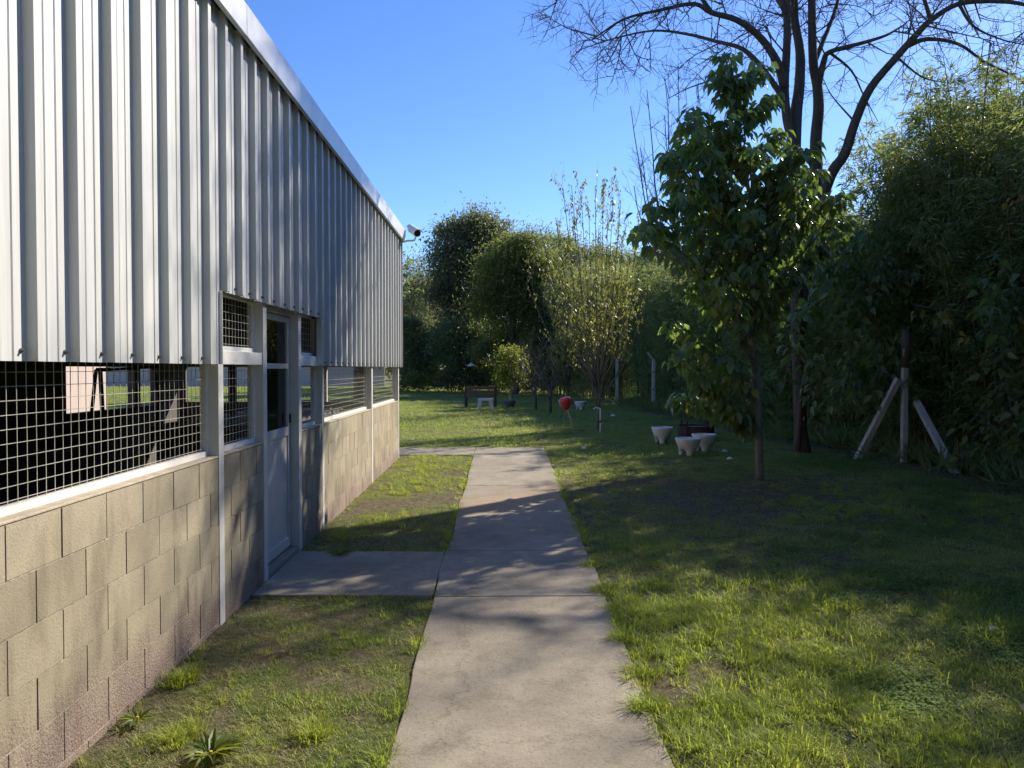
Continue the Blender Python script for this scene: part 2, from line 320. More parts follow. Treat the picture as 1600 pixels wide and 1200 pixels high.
# ------------------------------------------------------------------ ground
YE = wy(627, -1.66)              # far end of the shed
pL0, pR0 = gr(603, 1200), gr(1055, 1200)
pL1, pR1 = gr(744, 700), gr(849, 700)
def path_lr(y):
    t = (y - pL0.y) / (pL1.y - pL0.y)
    return pL0.x + t * (pL1.x - pL0.x), pR0.x + t * (pR1.x - pR0.x)
JY = gr(800, 934).y; BY0 = JY + .02; BY1 = gr(600, 864).y; CY0 = gr(680, 711.5).y; CY1 = pL1.y
def on_path(x, y, m=0.0):
    l, r_ = path_lr(y)
    a = (x > l + m) & (x < r_ - m) & (y < CY1 - m)
    b = (x > -1.75) & (x < l + m + .01) & (y > BY0 + m) & (y < BY1 - m)
    c = (x > -9) & (x < l + m + .01) & (y > CY0 + m) & (y < CY1 - m)
    return a | b | c
def cover(x, y):
    n = fbm(x, y, 0.9, 3) * .35 + fbm(x, y, 5.0, 9) * .65
    c = np.clip((n - 0.33) / 0.14, 0.1, 1)
    left = (x < path_lr(y)[0]) & (y < CY0)
    c = np.where(left, np.clip((n - 0.33) / 0.14, 0.22, 1), c)
    right = (x > path_lr(y)[1])
    # dry worn ground right of the path, leaf litter under the hedge, worn track across the left strip
    worn = np.exp(-((x - 2.6) / 2.0) ** 2 - ((y - 8.6) / 1.9) ** 2)
    c = np.where(right, c * (1 - .75 * np.clip(worn * 1.5, 0, 1) * np.clip((fbm(x, y, 1.6, 21) - .34) / .14, 0, 1)), c)
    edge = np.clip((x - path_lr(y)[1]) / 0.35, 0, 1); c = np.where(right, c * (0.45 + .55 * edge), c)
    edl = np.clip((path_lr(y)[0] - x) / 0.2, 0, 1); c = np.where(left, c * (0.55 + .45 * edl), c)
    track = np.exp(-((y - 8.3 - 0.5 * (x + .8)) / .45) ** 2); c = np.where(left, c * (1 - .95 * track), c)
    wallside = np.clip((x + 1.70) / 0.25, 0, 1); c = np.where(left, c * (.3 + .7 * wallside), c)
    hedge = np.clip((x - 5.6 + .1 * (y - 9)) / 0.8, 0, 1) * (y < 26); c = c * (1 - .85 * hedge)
    return c
def axis(a, b, step, lo, hi, g=1.22):
    mid = list(np.arange(a, b, step)); s = step; v = mid[-1]; R_ = []
    while v < hi: s *= g; v += s; R_.append(v)
    s = step; v = mid[0]; L_ = []
    while v > lo: s *= g; v -= s; L_.append(v)
    return np.array(L_[::-1] + mid + R_)
gx = axis(-2.0, 8.0, 0.05, -700, 700); gy = axis(2.0, 13.5, 0.05, -300, 1500)
GX, GY = np.meshgrid(gx, gy); near = np.exp(-np.maximum(GY - 14, 0) / 30)
GZ = zg(GY) + (fbm(GX, GY, 1.5, 40) - .5) * .03 * near + (fbm(GX, GY, 9, 50) - .5) * .025 * (GY < 14) * (GY > 1.5)
GZ = np.where(on_path(GX, GY, 0.02), zg(GY) - .035, GZ - .004)
V = np.stack([GX, GY, GZ], -1).reshape(-1, 3); nx, ny = len(gx), len(gy)
I = (np.arange(ny - 1)[:, None] * nx + np.arange(nx - 1)[None]).ravel()
T = np.concatenate([np.stack([I, I + 1, I + nx + 1], 1), np.stack([I, I + nx + 1, I + nx], 1)])
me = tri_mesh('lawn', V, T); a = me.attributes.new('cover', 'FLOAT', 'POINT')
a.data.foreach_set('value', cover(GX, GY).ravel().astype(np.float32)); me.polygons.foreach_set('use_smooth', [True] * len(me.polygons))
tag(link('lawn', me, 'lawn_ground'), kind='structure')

# path: cast concrete slabs
path = tag(empty('path'), kind='structure')
def slab(poly, y_off=0):
    m = MB(); n = len(poly); top = [(x, y, float(zg(y)) + .012) for x, y in poly]; bot = [(x, y, float(zg(y)) - .08) for x, y in poly]
    m.add(top + bot, [tuple(range(n))] + [(i, i + n, (i + 1) % n + n, (i + 1) % n) for i in range(n)])
    return m.build('slab', 'path_concrete', path, bevel=.006)
def edge_pts(side, y0, y1):
    out = []; y = y0
    while y < y1 - .05: out.append(y); y += .18
    out.append(y1)
    return [(path_lr(q)[side] + (vnoise(q, side * 7., 2.3, 5) - .5) * .035, q) for q in out]
J = .006
def strip(y0, y1): return edge_pts(1, y0, y1) + edge_pts(0, y0, y1)[::-1]
slab(strip(-1.0, JY - J)); slab(strip(JY + J, BY1 + .02)); slab(strip(BY1 + .032, 9.2 )); slab(strip(9.212, CY0 - .01)); slab(strip(CY0, CY1))
slab([(-1.69, BY0 + .03), (path_lr(BY0)[0] - .012, BY0 + .01), (path_lr(BY1)[0] - .012, BY1), (-1.69, BY1 + .02)])
slab([(-5.6, CY0), (path_lr(CY0)[0] - .012, CY0), (path_lr(CY1)[0] - .012, CY1), (-5.6, CY1)])

# ------------------------------------------------------------------ the shed
XW, XP, XR, XM = -1.70, -1.669, -1.633, -1.775     # block face, siding pan, rib crest, mesh plane
XB, ZS, ZD, ZT = -5.15, 1.556, 1.99, 3.64         # back wall, siding foot, raised foot over the door, siding top
shed = tag(empty('corrugated_shed', (XW, 6, 0)), 'long shed clad in white corrugated metal over a low concrete block wall', 'shed')
inv = Matrix.Translation(shed.location).inverted()
def par(o): o.parent = shed; o.matrix_parent_inverse = inv; return o
P1, P2, P3, P4, P5, P6 = (wy(344), wy(413.5), wy(468), wy(504), wy(581), YE - .06)
PW = .08
posts = [P1, P2, P3, P4, P5, P6]
for i, y in enumerate(posts):
    top = ZD + .03 if i in (1, 2, 3) else ZS + .03
    if i == 0: top = ZD + .03
    par(MB().box(XW - .070, XW + .004, y - PW / 2, y + PW / 2, -.1, top).build('post', 'white_paint', bevel=.003))
par(MB().box(XW - .095, XW + .004, -1.04, -.96, -.1, ZS + .03).build('post', 'white_paint'))
# blocks
HB, LB = 0.1985, 0.318
def block_mesh(l, seed):
    m = MB().box(-.14, 0, 0.004, l - .004, 0.004, HB - .004); return m.mesh('block')
lib = {}
def lay_blocks(y0, y1, off):
    for c in range(6):
        z = -.2 + c * HB + .005; o = (off + (c % 2) * LB / 2) % LB; y = y0 - ((y0 - o) % LB)
        while y < y1:
            a, b = max(y, y0), min(y + LB, y1); y += LB
            if b - a < .03: continue
            k = round(b - a, 3)
            if k not in lib:
                lib[k] = block_mesh(k, 0)
            o_ = par(link('block', lib[k], 'block', None, (XW - random.uniform(0, .0022), a, z)))
            o_.rotation_euler = (0, 0, random.uniform(-.004, .004))
phase = (wy(131) - 0 * LB)
segs = [(-.96, P1 - PW / 2), (P1 + PW / 2, P2 - PW / 2), (P3 + PW / 2, P4 - PW / 2), (P4 + PW / 2, P5 - PW / 2), (P5 + PW / 2, P6 - PW / 2)]
ZL = -.2 + 6 * HB + .005
for a, b in segs:
    lay_blocks(a, b, phase)
    par(MB().box(XW - .15, XW - .0046, a, b, -.25, ZL - .003).build('mortar', 'mortar'))
    par(MB().box(XW - .15, XW + .001, a, b, ZL, ZL + .012).build('ledge', 'ledge', bevel=.004))
# mesh windows with a white frame
def window(y0, y1, z0, z1):
    fr = MB(); t = .03
    fr.box(XM - .02, XM + .02, y0, y1, z0, z0 + t).box(XM - .02, XM + .02, y0, y1, z1 - t, z1)
    fr.box(XM - .02, XM + .02, y0, y0 + t, z0 + t, z1 - t).box(XM - .02, XM + .02, y1 - t, y1, z0 + t, z1 - t)
    f = par(fr.build('window', 'white_trim'))
    w = MB(); r = .0012; y = y0 + .03; q = .05
    while y < y1 - .02:
        w.box(XM - r, XM + r, y - r, y + r, z0 + .01, z1 - .01); y += .0555
    z = z0 + .045
    while z < z1 - .01:
        w.box(XM + r, XM + 3 * r, y0 + .01, y1 - .01, z - r, z + r); z += .0515
    o = w.build('wire_mesh', 'wire', None); o.parent = f; o['kind'] = 'stuff'
for a, b in segs: window(a, b, ZL + .013, ZS + .05)
ZBm = ZS + .085
for a, b in (segs[1], segs[2]):
    par(MB().box(XW - .068, XW - .004, a, b, ZS - .0, ZBm).build('beam', 'white_trim', bevel=.003)); window(a, b, ZBm + .002, ZD + .03)
par(MB().box(XW - .09, XW - .03, P2 + .04, P3 - .04, ZD - .03, ZD + .03).build('lintel', 'white_paint'))
# door
dy0, dy1 = P2 + PW / 2 + .01, P3 - PW / 2 - .012; X0, X1 = XW - .105, XW - .065
door = par(MB().box(X0, X1, dy0, dy0 + .06, .06, ZD - .035).box(X0, X1, dy1 - .06, dy1, .06, ZD - .035)
           .box(X0, X1, dy0 + .06, dy1 - .06, .06, .14).box(X0, X1, dy0 + .06, dy1 - .06, .98, 1.05)
           .box(X0, X1, dy0 + .06, dy1 - .06, 1.53, 1.57).box(X0, X1, dy0 + .06, dy1 - .06, ZD - .085, ZD - .035).build('door', 'door_paint', bevel=.003))
def sub(o, p): o.parent = p; return o
sub(MB().box(X0 + .012, X1 - .012, dy0 + .06, dy1 - .06, .14, .98).build('lower_panel', 'door_paint'), door)
sub(MB().box(X1 + .001, X1 + .020, dy1 - .040, dy1 - .028, 1.08, 1.16).build('handle', 'screw', bevel=.004), door)
for zz in (.35, 1.3, 1.75): sub(MB().tube([(X1 + .006, dy1 - .004, zz), (X1 + .006, dy1 - .004, zz + .09)], .008).build('hinge', 'white_paint'), door)
mg, N, L, B = newmat('door_glass')
g_ = N.new('ShaderNodeBsdfGlossy'); g_.inputs['Roughness'].default_value = .02; t_ = N.new('ShaderNodeBsdfTransparent'); t_.inputs[0].default_value = (.85, .88, .87, 1)
mx = N.new('ShaderNodeMixShader'); fz = N.new('ShaderNodeFresnel'); fz.inputs[0].default_value = 1.45
L.new(fz.outputs[0], mx.inputs[0]); L.new(t_.outputs[0], mx.inputs[1]); L.new(g_.outputs[0], mx.inputs[2]); L.new(mx.outputs[0], N['Material Output'].inputs[0])
sub(MB().box(X0 + .018, X0 + .022, dy0 + .06, dy1 - .06, 1.05, 1.53).build('pane', 'door_glass'), door)
sub(MB().box(X0 + .018, X0 + .022, dy0 + .06, dy1 - .06, 1.57, ZD - .085).build('pane', 'door_glass'), door)
par(MB().box(XW - .3, XW - .002, P2 + .04, P3 - .04, -.1, .045).build('threshold', 'path_concrete', bevel=.008))

# siding
PIT = 0.2535; PH = wy(112, -1.66)
brk = [(0, XP), (.006, XR), (.046, XR), (.058, XP), (.108, XP), (.113, XP + .004), (.122, XP + .004), (.127, XP), (.176, XP), (.181, XP + .004), (.190, XP + .004), (.195, XP)]
def prof(a, b):
    k = math.floor((a - PH) / PIT) - 1; pts = []
    while PH + k * PIT < b + PIT:
        pts += [(PH + k * PIT + d, x) for d, x in brk]; k += 1
    ys = np.array([p[0] for p in pts]); xs = np.array([p[1] for p in pts])
    ins = [(y, x) for y, x in pts if a < y < b]
    return [(a, float(np.interp(a, ys, xs)))] + ins + [(b, float(np.interp(b, ys, xs)))]
scr = None
scm = MB().tube([(0, 0, 0), (.004, 0, 0)], .009, 8).tube([(.004, 0, 0), (.014, 0, -.003)], .0055, 6).mesh('screw')
def sheet(a, b, z0, lap, screws=True):
    p = prof(a, b); m = MB(); n = len(p); t = .0015
    V = [(x + lap, y, z0) for y, x in p] + [(x + lap, y, ZT) for y, x in p] + [(x + lap - t, y, z0) for y, x in p] + [(x + lap - t, y, ZT) for y, x in p]
    Fc = []
    for i in range(n - 1):
        Fc += [(i, i + 1, n + i + 1, n + i), (2 * n + i + 1, 2 * n + i, 3 * n + i, 3 * n + i + 1), (i + 1, i, 2 * n + i, 2 * n + i + 1)]
    Fc += [(0, n, 3 * n, 2 * n), (n - 1, 3 * n - 1, 4 * n - 1, 2 * n - 1)]
    o = par(m.add(V, Fc).build('siding_sheet', 'siding'))
    if screws:
        k = math.ceil((a - PH) / PIT)
        while PH + k * PIT < b + .01:
            ys = PH + k * PIT - .032; k += 1
            if ys > a: link('screw', scm, 'screw', o, (XP + lap + .001, ys, z0 + .035 + random.uniform(-.004, .004)))
    return o
Ya, Yb = wy(345.5, -1.66), wy(503.5, -1.66)
def run(a, b, z0):
    n = max(1, round((b - a) / (4 * PIT))); e = np.linspace(a, b, n + 1)
    for i in range(n): sheet(e[i] - (.02 if i else 0), e[i + 1], z0, .0 if i % 2 == 0 else .0022)
run(-1.0, Ya, ZS); run(Ya, Yb, ZD); run(Yb, YE, ZS)
par(MB().box(XP - .02, XP + .018, Ya + .001, Ya + .005, ZS, ZD).box(XP - .04, XP + .01, Yb - .006, Yb - .001, ZS, ZD).build('edge_trim', 'flashing'))
# fascia flashing in lengths
XF = XR + .045
for i, (a, b) in enumerate([(-1.2, 1.6), (1.6, 4.6), (4.6, 7.6), (7.6, 10.2), (10.2, YE + .05)]):
    q = .0 if i % 2 else .0015
    m = MB().box(XF - .002, XF + q, a - .01, b, ZT - .04, ZT + .15).box(XF - .03, XF - .002, a - .01, b, ZT - .042, ZT - .04 + q)
    m.box(XF - .35, XF + q, a - .01, b, ZT + .15, ZT + .153 + q)
    par(m.build('fascia', 'flashing'))
par(MB().box(XF - .002, XB - .1, YE + .05, YE + .052, ZT - .04, ZT + .15).build('gable_trim', 'flashing'))
par(MB().box(XB - .1, XF - .36, -1.2, YE + .05, ZT + .10, ZT + .13).build('roof', 'roof_sheet'))
# back, end and front walls with openings, floor, inner posts
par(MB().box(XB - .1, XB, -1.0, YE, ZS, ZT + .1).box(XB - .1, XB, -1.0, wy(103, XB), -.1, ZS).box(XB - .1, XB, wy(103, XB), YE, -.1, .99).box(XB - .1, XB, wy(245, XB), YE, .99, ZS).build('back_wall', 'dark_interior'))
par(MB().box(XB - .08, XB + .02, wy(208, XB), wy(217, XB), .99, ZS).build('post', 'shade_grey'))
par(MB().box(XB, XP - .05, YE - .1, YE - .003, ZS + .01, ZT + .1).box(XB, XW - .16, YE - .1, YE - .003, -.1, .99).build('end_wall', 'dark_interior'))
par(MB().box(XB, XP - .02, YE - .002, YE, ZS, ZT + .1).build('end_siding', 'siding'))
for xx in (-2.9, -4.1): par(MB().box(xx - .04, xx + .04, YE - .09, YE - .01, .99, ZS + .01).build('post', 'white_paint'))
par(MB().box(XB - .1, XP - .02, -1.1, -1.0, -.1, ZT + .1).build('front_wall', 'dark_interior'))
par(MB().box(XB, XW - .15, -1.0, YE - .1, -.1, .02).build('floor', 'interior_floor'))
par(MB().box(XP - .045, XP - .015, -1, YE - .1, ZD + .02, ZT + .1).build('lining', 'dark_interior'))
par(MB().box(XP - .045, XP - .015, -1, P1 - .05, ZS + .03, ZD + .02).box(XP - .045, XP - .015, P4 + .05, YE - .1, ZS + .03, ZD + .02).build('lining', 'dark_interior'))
for (px, xx) in ((283, -4.2), (363, -3.4)):
    y = wy(px, xx); par(MB().box(xx - .04, xx + .04, y - .04, y + .04, .02, ZT).build('inner_post', 'shade_grey'))
# things inside
t = tag(empty('workbench', (-3.9, 4.6, .02)), 'dark workbench along the back of the shed interior', 'workbench')
MB().box(-.4, .4, -1.6, 1.6, .80, .84).build('top', 'wood_dark', t)
for sx in (-.35, .35):
    for sy in (-1.5, 1.5): MB().box(sx - .03, sx + .03, sy - .03, sy + .03, 0, .80).build('leg', 'wood_dark', t)
for (x, y, w, d, h, mt, lb) in ((-3.75, 4.0, .35, .5, .22, 'box_red', 'dull red box on the workbench inside the shed'), (-3.9, 5.1, .3, .4, .12, 'stone_slab', 'flat tan box on the far end of the workbench')):
    o = tag(empty('storage_box', (x, y, .861)), lb, 'box')
    MB().box(-w / 2, w / 2, -d / 2, d / 2, 0, h - .03).build('body', mt, o, bevel=.006); MB().box(-w / 2 - .01, w / 2 + .01, -d / 2 - .01, d / 2 + .01, h - .028, h).build('lid', mt, o)
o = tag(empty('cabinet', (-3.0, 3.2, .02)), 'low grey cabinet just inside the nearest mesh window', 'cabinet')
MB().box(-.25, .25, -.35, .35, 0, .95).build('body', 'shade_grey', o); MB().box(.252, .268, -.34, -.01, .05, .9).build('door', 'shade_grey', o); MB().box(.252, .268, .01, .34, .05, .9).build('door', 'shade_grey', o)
c = at(155, 590, 7.4)
o = tag(empty('exercise_frame', (c.x, 7.4, .02)), 'black tripod frame seen through the nearest mesh window', 'stand')
MB().tube([(-.03, 0, 1.5), (-.2, 0, 0)], .018).build('leg', 'black_plastic', o); MB().tube([(0, .02, 1.5), (.02, .1, 0)], .022).build('leg', 'black_plastic', o)
MB().tube([(.10, .03, 1.5), (.55, .1, 1.53)], .014).tube([(-.03, 0, 1.5), (.10, .03, 1.5)], .02).build('arm', 'black_plastic', o)
MB().tube([(.5, .1, 1.53), (.56, .1, 1.2), (.52, .1, .95), (.42, .1, .6)], .015).build('hose', 'black_plastic', o)
o = tag(empty('counter', (-2.9, 8.9, .02)), 'dark counter behind the far mesh windows', 'counter')
MB().box(-.6, .6, -1.7, 1.6, .90, .945).build('top', 'shade_grey', o); MB().box(-.55, .55, -1.6, 1.5, 0, .9).build('body', 'dark_interior', o)
c = at(519, 640, 9.2)
o = tag(empty('tap', (c.x, 9.2, .966)), 'small metal tap on the counter behind the mesh', 'tap')
MB().tube([(0, 0, 0), (0, 0, .13), (.03, 0, .16), (.09, 0, .155), (.10, 0, .12)], .011, 8).build('spout', 'wire', o); MB().tube([(-.03, -.05, .06), (-.03, .05, .06)], .008).build('handle', 'wire', o)
o = MB().box(-.07, .07, -.05, .05, 0, .035).build('sponge', 'yellow_plastic', None, (c.x + .13, 9.35, .967), bevel=.012); tag(o, 'yellow sponge on the counter beside the metal tap', 'sponge')
o = MB().lathe([(.01, 0), (.07, .005), (.09, .03), (.085, .032), (.06, .012), (.0, .01)], 14).build('bowl', 'yellow_plastic', None, (X0 - .15, dy1 - .30, .99), smooth=True); tag(o, 'small yellow bowl just inside the door window', 'bowl')
o2 = tag(empty('side_table', (X0 - .2, dy1 - .30, .02)), 'narrow stand inside the door holding the yellow bowl', 'table')
MB().box(-.13, .13, -.13, .13, .93, .968).build('top', 'wood_dark', o2); MB().box(-.03, .03, -.03, .03, 0, .93).build('leg', 'wood_dark', o2)

# security camera at the far corner
b0 = Vector((XP, YE - .02, at(627, 376, YE).z))
sc_ = tag(empty('security_camera', b0), 'white bullet security camera on an arm at the far roof corner', 'security camera'); sc_.scale = (1.35, 1.35, 1.35)
MB().box(.0, .012, -.035, .035, -.05, .05).build('bracket', 'flashing', sc_)
MB().tube([(.01, 0, 0), (.09, 0, -.005), (.17, 0, .0), (.19, 0, .04), (.17, 0, .075)], .012, 8).build('arm', 'flashing', sc_, smooth=True)
hx = Matrix.Translation((.165, 0, .115)) @ Euler((R(-22), 0, R(-152))).to_matrix().to_4x4()
h = MB()
for y0_, y1_, r_ in ((-.11, .12, .045),): h.tube([(0, y0_, 0), (0, y1_, 0)], r_, 16)
hd = h.build('housing', 'camera_shell', sc_, smooth=False, bevel=.005); hd.matrix_local = hx
sh = MB(); n = 9
arc = [(.056 * math.cos(R(20 + k * 140 / (n - 1))), .056 * math.sin(R(20 + k * 140 / (n - 1)))) for k in range(n)]
Vv = [(x, y, z) for y in (-.13, .16) for x, z in arc] + [(x * .93, y, z * .93) for y in (-.13, .16) for x, z in arc]
Ff = [(k, k + 1, n + k + 1, n + k) for k in range(n - 1)] + [(2 * n + k + 1, 2 * n + k, 3 * n + k, 3 * n + k + 1) for k in range(n - 1)] + [(k + 1, k, 2 * n + k, 2 * n + k + 1) for k in range(n - 1)] + [(n + k, n + k + 1, 3 * n + k + 1, 3 * n + k) for k in range(n - 1)]
s2 = sh.add(Vv, Ff).build('sun_shield', 'camera_shell', None); s2.parent = hd
f2 = MB().tube([(0, .121, 0), (0, .135, 0)], .041, 16).build('lens_face', 'black_plastic', None); f2.parent = hd

# ------------------------------------------------------------------ trees and shrubs: generators
def wander(p0, p1, n, jit, sag=0):
    p0, p1 = Vector(p0), Vector(p1); L_ = (p1 - p0).length; out = []
    for i in range(n + 1):
        t = i / n; q = p0.lerp(p1, t)
        if 0 < i < n: q += Vector((random.gauss(0, jit), random.gauss(0, jit), random.gauss(0, jit))) * L_
        q.z += sag * L_ * 4 * t * (1 - t); out.append(q)
    return out
def spline(pts, k=3):
    pts = [Vector(p) for p in pts]; out = []
    P = [pts[0] * 2 - pts[1]] + pts + [pts[-1] * 2 - pts[-2]]
    for i in range(1, len(P) - 2):
        for j in range(k):
            t = j / k; a, b, c, d = P[i - 1], P[i], P[i + 1], P[i + 2]
            out.append(0.5 * ((2 * b) + (c - a) * t + (2 * a - 5 * b + 4 * c - d) * t * t + (3 * b - a - 3 * c + d) * t ** 3))
    out.append(pts[-1]); return out
def twigs(mb, pts, r0, depth, length, dens, sides=3, tips=None, up=.15, spread=1.0):
    """grow side shoots off a polyline"""
    L_ = sum((pts[i + 1] - pts[i]).length for i in range(len(pts) - 1)); n = max(1, int(L_ * dens + random.random()))
    for _ in range(n):
        t = random.uniform(.12, 1) * (len(pts) - 1); i = min(int(t), len(pts) - 2); p = pts[i].lerp(pts[i + 1], t - i)
        ax = (pts[i + 1] - pts[i]).normalized(); rv = Vector((random.gauss(0, 1), random.gauss(0, 1), random.gauss(0, 1)))
        side = (rv - ax * rv.dot(ax)).normalized(); l = length * random.uniform(.5, 1.2)
        d = (ax * random.uniform(.3, .9) + side * spread + Vector((0, 0, up))).normalized()
        q = [p]; m = 4
        for k in range(m):
            d = (d + Vector((random.gauss(0, .16), random.gauss(0, .16), random.gauss(0, .16) + up * .3))).normalized(); q.append(q[-1] + d * l / m)
        mb.tube(q, [r0 * (1 - .8 * k / m) for k in range(m + 1)], sides, cap=False)
        if tips is not None: tips.append(q)
        if depth > 0: twigs(mb, q, r0 * .55, depth - 1, length * .5, dens * 1.7, 3, tips, up, spread)
def lobes_leaves(name, lobes, n, Lf, Wf, mat, parent, clump=.35, droop=-.2, tpl=NARROW, per=26):
    """leaf clusters spread through ellipsoidal lobes, denser to the outside"""
    C_ = np.array([l[0] for l in lobes]); Rr = np.array([l[1] if hasattr(l[1], '__len__') else (l[1],) * 3 for l in lobes])
    w = Rr.prod(1) ** (2 / 3); w = w / w.sum(); k = n // per
    li = rng.choice(len(lobes), k, p=w); d = nrm(rng.normal(size=(k, 3))); d[:, 2] = np.where(d[:, 2] < -.5, -d[:, 2], d[:, 2])
    rad = rng.random(k) ** .28 * (1 + rng.normal(size=k) * .09)
    cc = C_[li] + d * Rr[li] * rad[:, None]
    keep = cc[:, 2] > .05; cc = cc[keep]; d = d[keep]; k = len(cc)
    cs = clump * (0.6 + rng.random(k) * .9)
    P = np.repeat(cc, per, 0) + rng.normal(size=(k * per, 3)) * np.repeat(cs, per)[:, None] * np.array([.55, .55, .4])
    D = np.repeat(d, per, 0) * .5 + rng.normal(size=(k * per, 3)) * .8 + np.array([0, 0, droop])
    rnd = np.clip(np.repeat(rng.random(k), per) * .6 + rng.random(k * per) * .4, 0, 1)
    s = .7 + rng.random(k * per) * .6
    me = leaf_mesh(name, P, D, Lf * s, Wf * s, tpl, rnd)
    return link(name, me, mat, parent)

# bamboo: three unique clumps, then copies
def bamboo_proto(seed, h):
    random.seed(seed); root = empty('bamboo_clump', (0, 0, 0)); mb = MB(); P = []; D = []
    for c in range(64):
        a = random.uniform(0, 6.283); r_ = 1.3 * random.random() ** .6; b = Vector((r_ * math.cos(a), r_ * math.sin(a), 0))
        H = h * random.uniform(.60, 1.0); lean = Vector((math.cos(a), math.sin(a), 0)) * random.uniform(.1, .95) + Vector((random.gauss(0, .25), random.gauss(0, .25), 0))
        pts = [b + Vector((0, 0, H * t)) + lean * (t ** 2.3) * 1.1 - Vector((0, 0, .35 * t ** 4)) for t in np.linspace(0, 1, 8)]
        mb.tube(pts, [.016 * (1 - .8 * t) + .002 for t in np.linspace(0, 1, 8)], 5, cap=False)
        z = random.uniform(.15, .6)
        while z < H:
            t = z / H; k = min(int(t * 7), 6); p = pts[k].lerp(pts[k + 1], t * 7 - k)
            for _ in range(3 if z < 1.0 else 5):
                aa = random.uniform(0, 6.283); l = random.uniform(.25, .75) * (1.15 - .55 * t)
                dd = Vector((math.cos(aa), math.sin(aa), random.uniform(-.1, .7))).normalized()
                for j in range(15):
                    s = random.uniform(.25, 1); q = p + dd * l * s - Vector((0, 0, .18 * l * s * s)); P.append(q)
                    D.append((dd * .7 + Vector((random.gauss(0, .5), random.gauss(0, .5), random.gauss(-.35, .4)))))
            z += random.uniform(.17, .30)
    P = np.array([tuple(p) for p in P]); D = np.array([tuple(p) for p in D]); P += rng.normal(size=P.shape) * .04
    n = len(P); s = .6 + rng.random(n) * .8
    mb.build('culms', 'culm', root)['kind'] = 'stuff'
    f = link('foliage', leaf_mesh('foliage', P, D, .135 * s, .021 * s, NARROW, np.clip(rng.random(n) * .75 + .25 * fbm(P[:, 0] * 3, P[:, 2] * 3, .4, seed), 0, 1)), 'leaf_bamboo', root)
    f['kind'] = 'stuff'
    return root
def copy_tree(o, parent=None):
    c = o.copy(); COL.objects.link(c)
    if parent: c.parent = parent
    for ch in o.children: copy_tree(ch, c)
    return c
protos = [bamboo_proto(s, 5.6) for s in (1, 2, 3)]
BAM = [(8.9, 2.0, 4.9), (8.6, 4.2, 5.0), (8.9, 5.9, 5.9), (9.3, 8.3, 6.5), (8.6, 10.3, 5.7), (7.7, 12.3, 6.5), (9.3, 12.0, 6.3), (7.9, 14.2, 5.4), (7.2, 15.8, 4.5), (10.2, 10.2, 6.2),
       (7.2, 17.6, 5.8), (6.9, 19.5, 6.0), (6.7, 21.4, 6.0), (6.4, 23.4, 6.0), (6.2, 25.5, 5.8), (6.0, 27.8, 6.0), (5.7, 30.2, 6.4), (5.4, 33.0, 6.8), (5.0, 36.0, 7.2), (4.4, 39.0, 7.6), (7.6, 24.5, 5.6), (7.4, 29.0, 6.2), (8.9, 15.5, 5.2), (3.2, 41.0, 7.4), (9.2, 12.9, 7.8), (8.9, 17.6, 5.9), (8.6, 20.5, 6.0), (8.4, 12.9, 6.4), (9.6, 6.9, 6.4), (9.2, 6.0, 6.0)]
where = {5: 'tallest bamboo clump, rising right of the bare tree limbs, behind the braced post', 4: 'bamboo clump at the right picture edge behind the vine', 8: 'low bamboo clump beside the bare tree trunk',
         13: 'bamboo clump behind the fence post with bent top', 14: 'bamboo clump behind the plain thin fence post', 17: 'far bamboo clump behind the yellowing upright shrub', 19: 'farthest bamboo clump at the end of the lawn hedge',
         10: 'bamboo clump behind the young broad-leaved tree', 7: 'bamboo clump just right of the bare tree trunk'}
used = set()
for i, (x, y, h) in enumerate(BAM):
    k = i % 3; o = protos[k] if k not in used else copy_tree(protos[k]); used.add(k)
    if 18 < y < 32 and x < 7.3: x += .9
    o.location = (x, y, float(zg(y))); o.rotation_euler.z = i * 2.4; s = random.uniform(.95, 1.12); o.scale = (s, s, h / 5.6)
    tag(o, where.get(i, 'tall bamboo clump forming part of the dense hedge on the right'), 'bamboo', 'bamboo clumps of the right hand hedge')

# young broad-leaved tree
random.seed(21)
yb = gr(1187, 750); YT = yb.y
yt = tag(empty('young_tree', yb), 'young tree with large glossy drooping leaves standing in the lawn', 'tree')
def loc(px, py, dy=0): return at(px, py, YT + dy) - yb
trunk = spline([Vector((0, 0, -.05)), loc(1186, 690), loc(1184, 600), loc(1178, 500), loc(1176, 400), loc(1170, 300), loc(1152, 200), loc(1142, 92)], 4)
n = len(trunk)
mb = MB().tube(trunk, [0.050 * (1 - i / n) ** .8 + .006 for i in range(n)], 10); mb.build('trunk', 'bark_pale', yt, smooth=True)
tips = [(1140, 85), (1118, 112), (1192, 112), (1088, 170), (1208, 150), (1160, 140), (1068, 222), (1100, 215), (1040, 255), (1125, 190), (1012, 345), (1050, 305), (1003, 360), (1180, 235), (1242, 235), (1215, 260), (1270, 262),
        (1308, 305), (1318, 345), (1250, 320), (1095, 290), (1140, 300), (1200, 300), (1060, 385), (1095, 370), (1280, 385), (1045, 240), (1262, 245), (1075, 190), (1222, 205), (1055, 280), (1165, 170), (1100, 240), (1150, 240), (1210, 290), (1235, 280), (1070, 300), (1120, 340), (1170, 330), (1285, 320), (1025, 325), (1230, 340), (1225, 380), (1045, 505), (1075, 450), (1240, 430), (1130, 430), (1050, 555), (1090, 530), (1150, 500),
        (1200, 480), (1062, 620), (1105, 600), (1140, 560), (1190, 590), (1140, 650), (1180, 645), (1155, 370), (1190, 420)]
bb = MB(); P = []; D = []
def trunk_at(z):
    for i in range(len(trunk) - 1):
        if trunk[i + 1].z >= z: return trunk[i].lerp(trunk[i + 1], max(0, (z - trunk[i].z) / (trunk[i + 1].z - trunk[i].z)))
    return trunk[-1].copy()
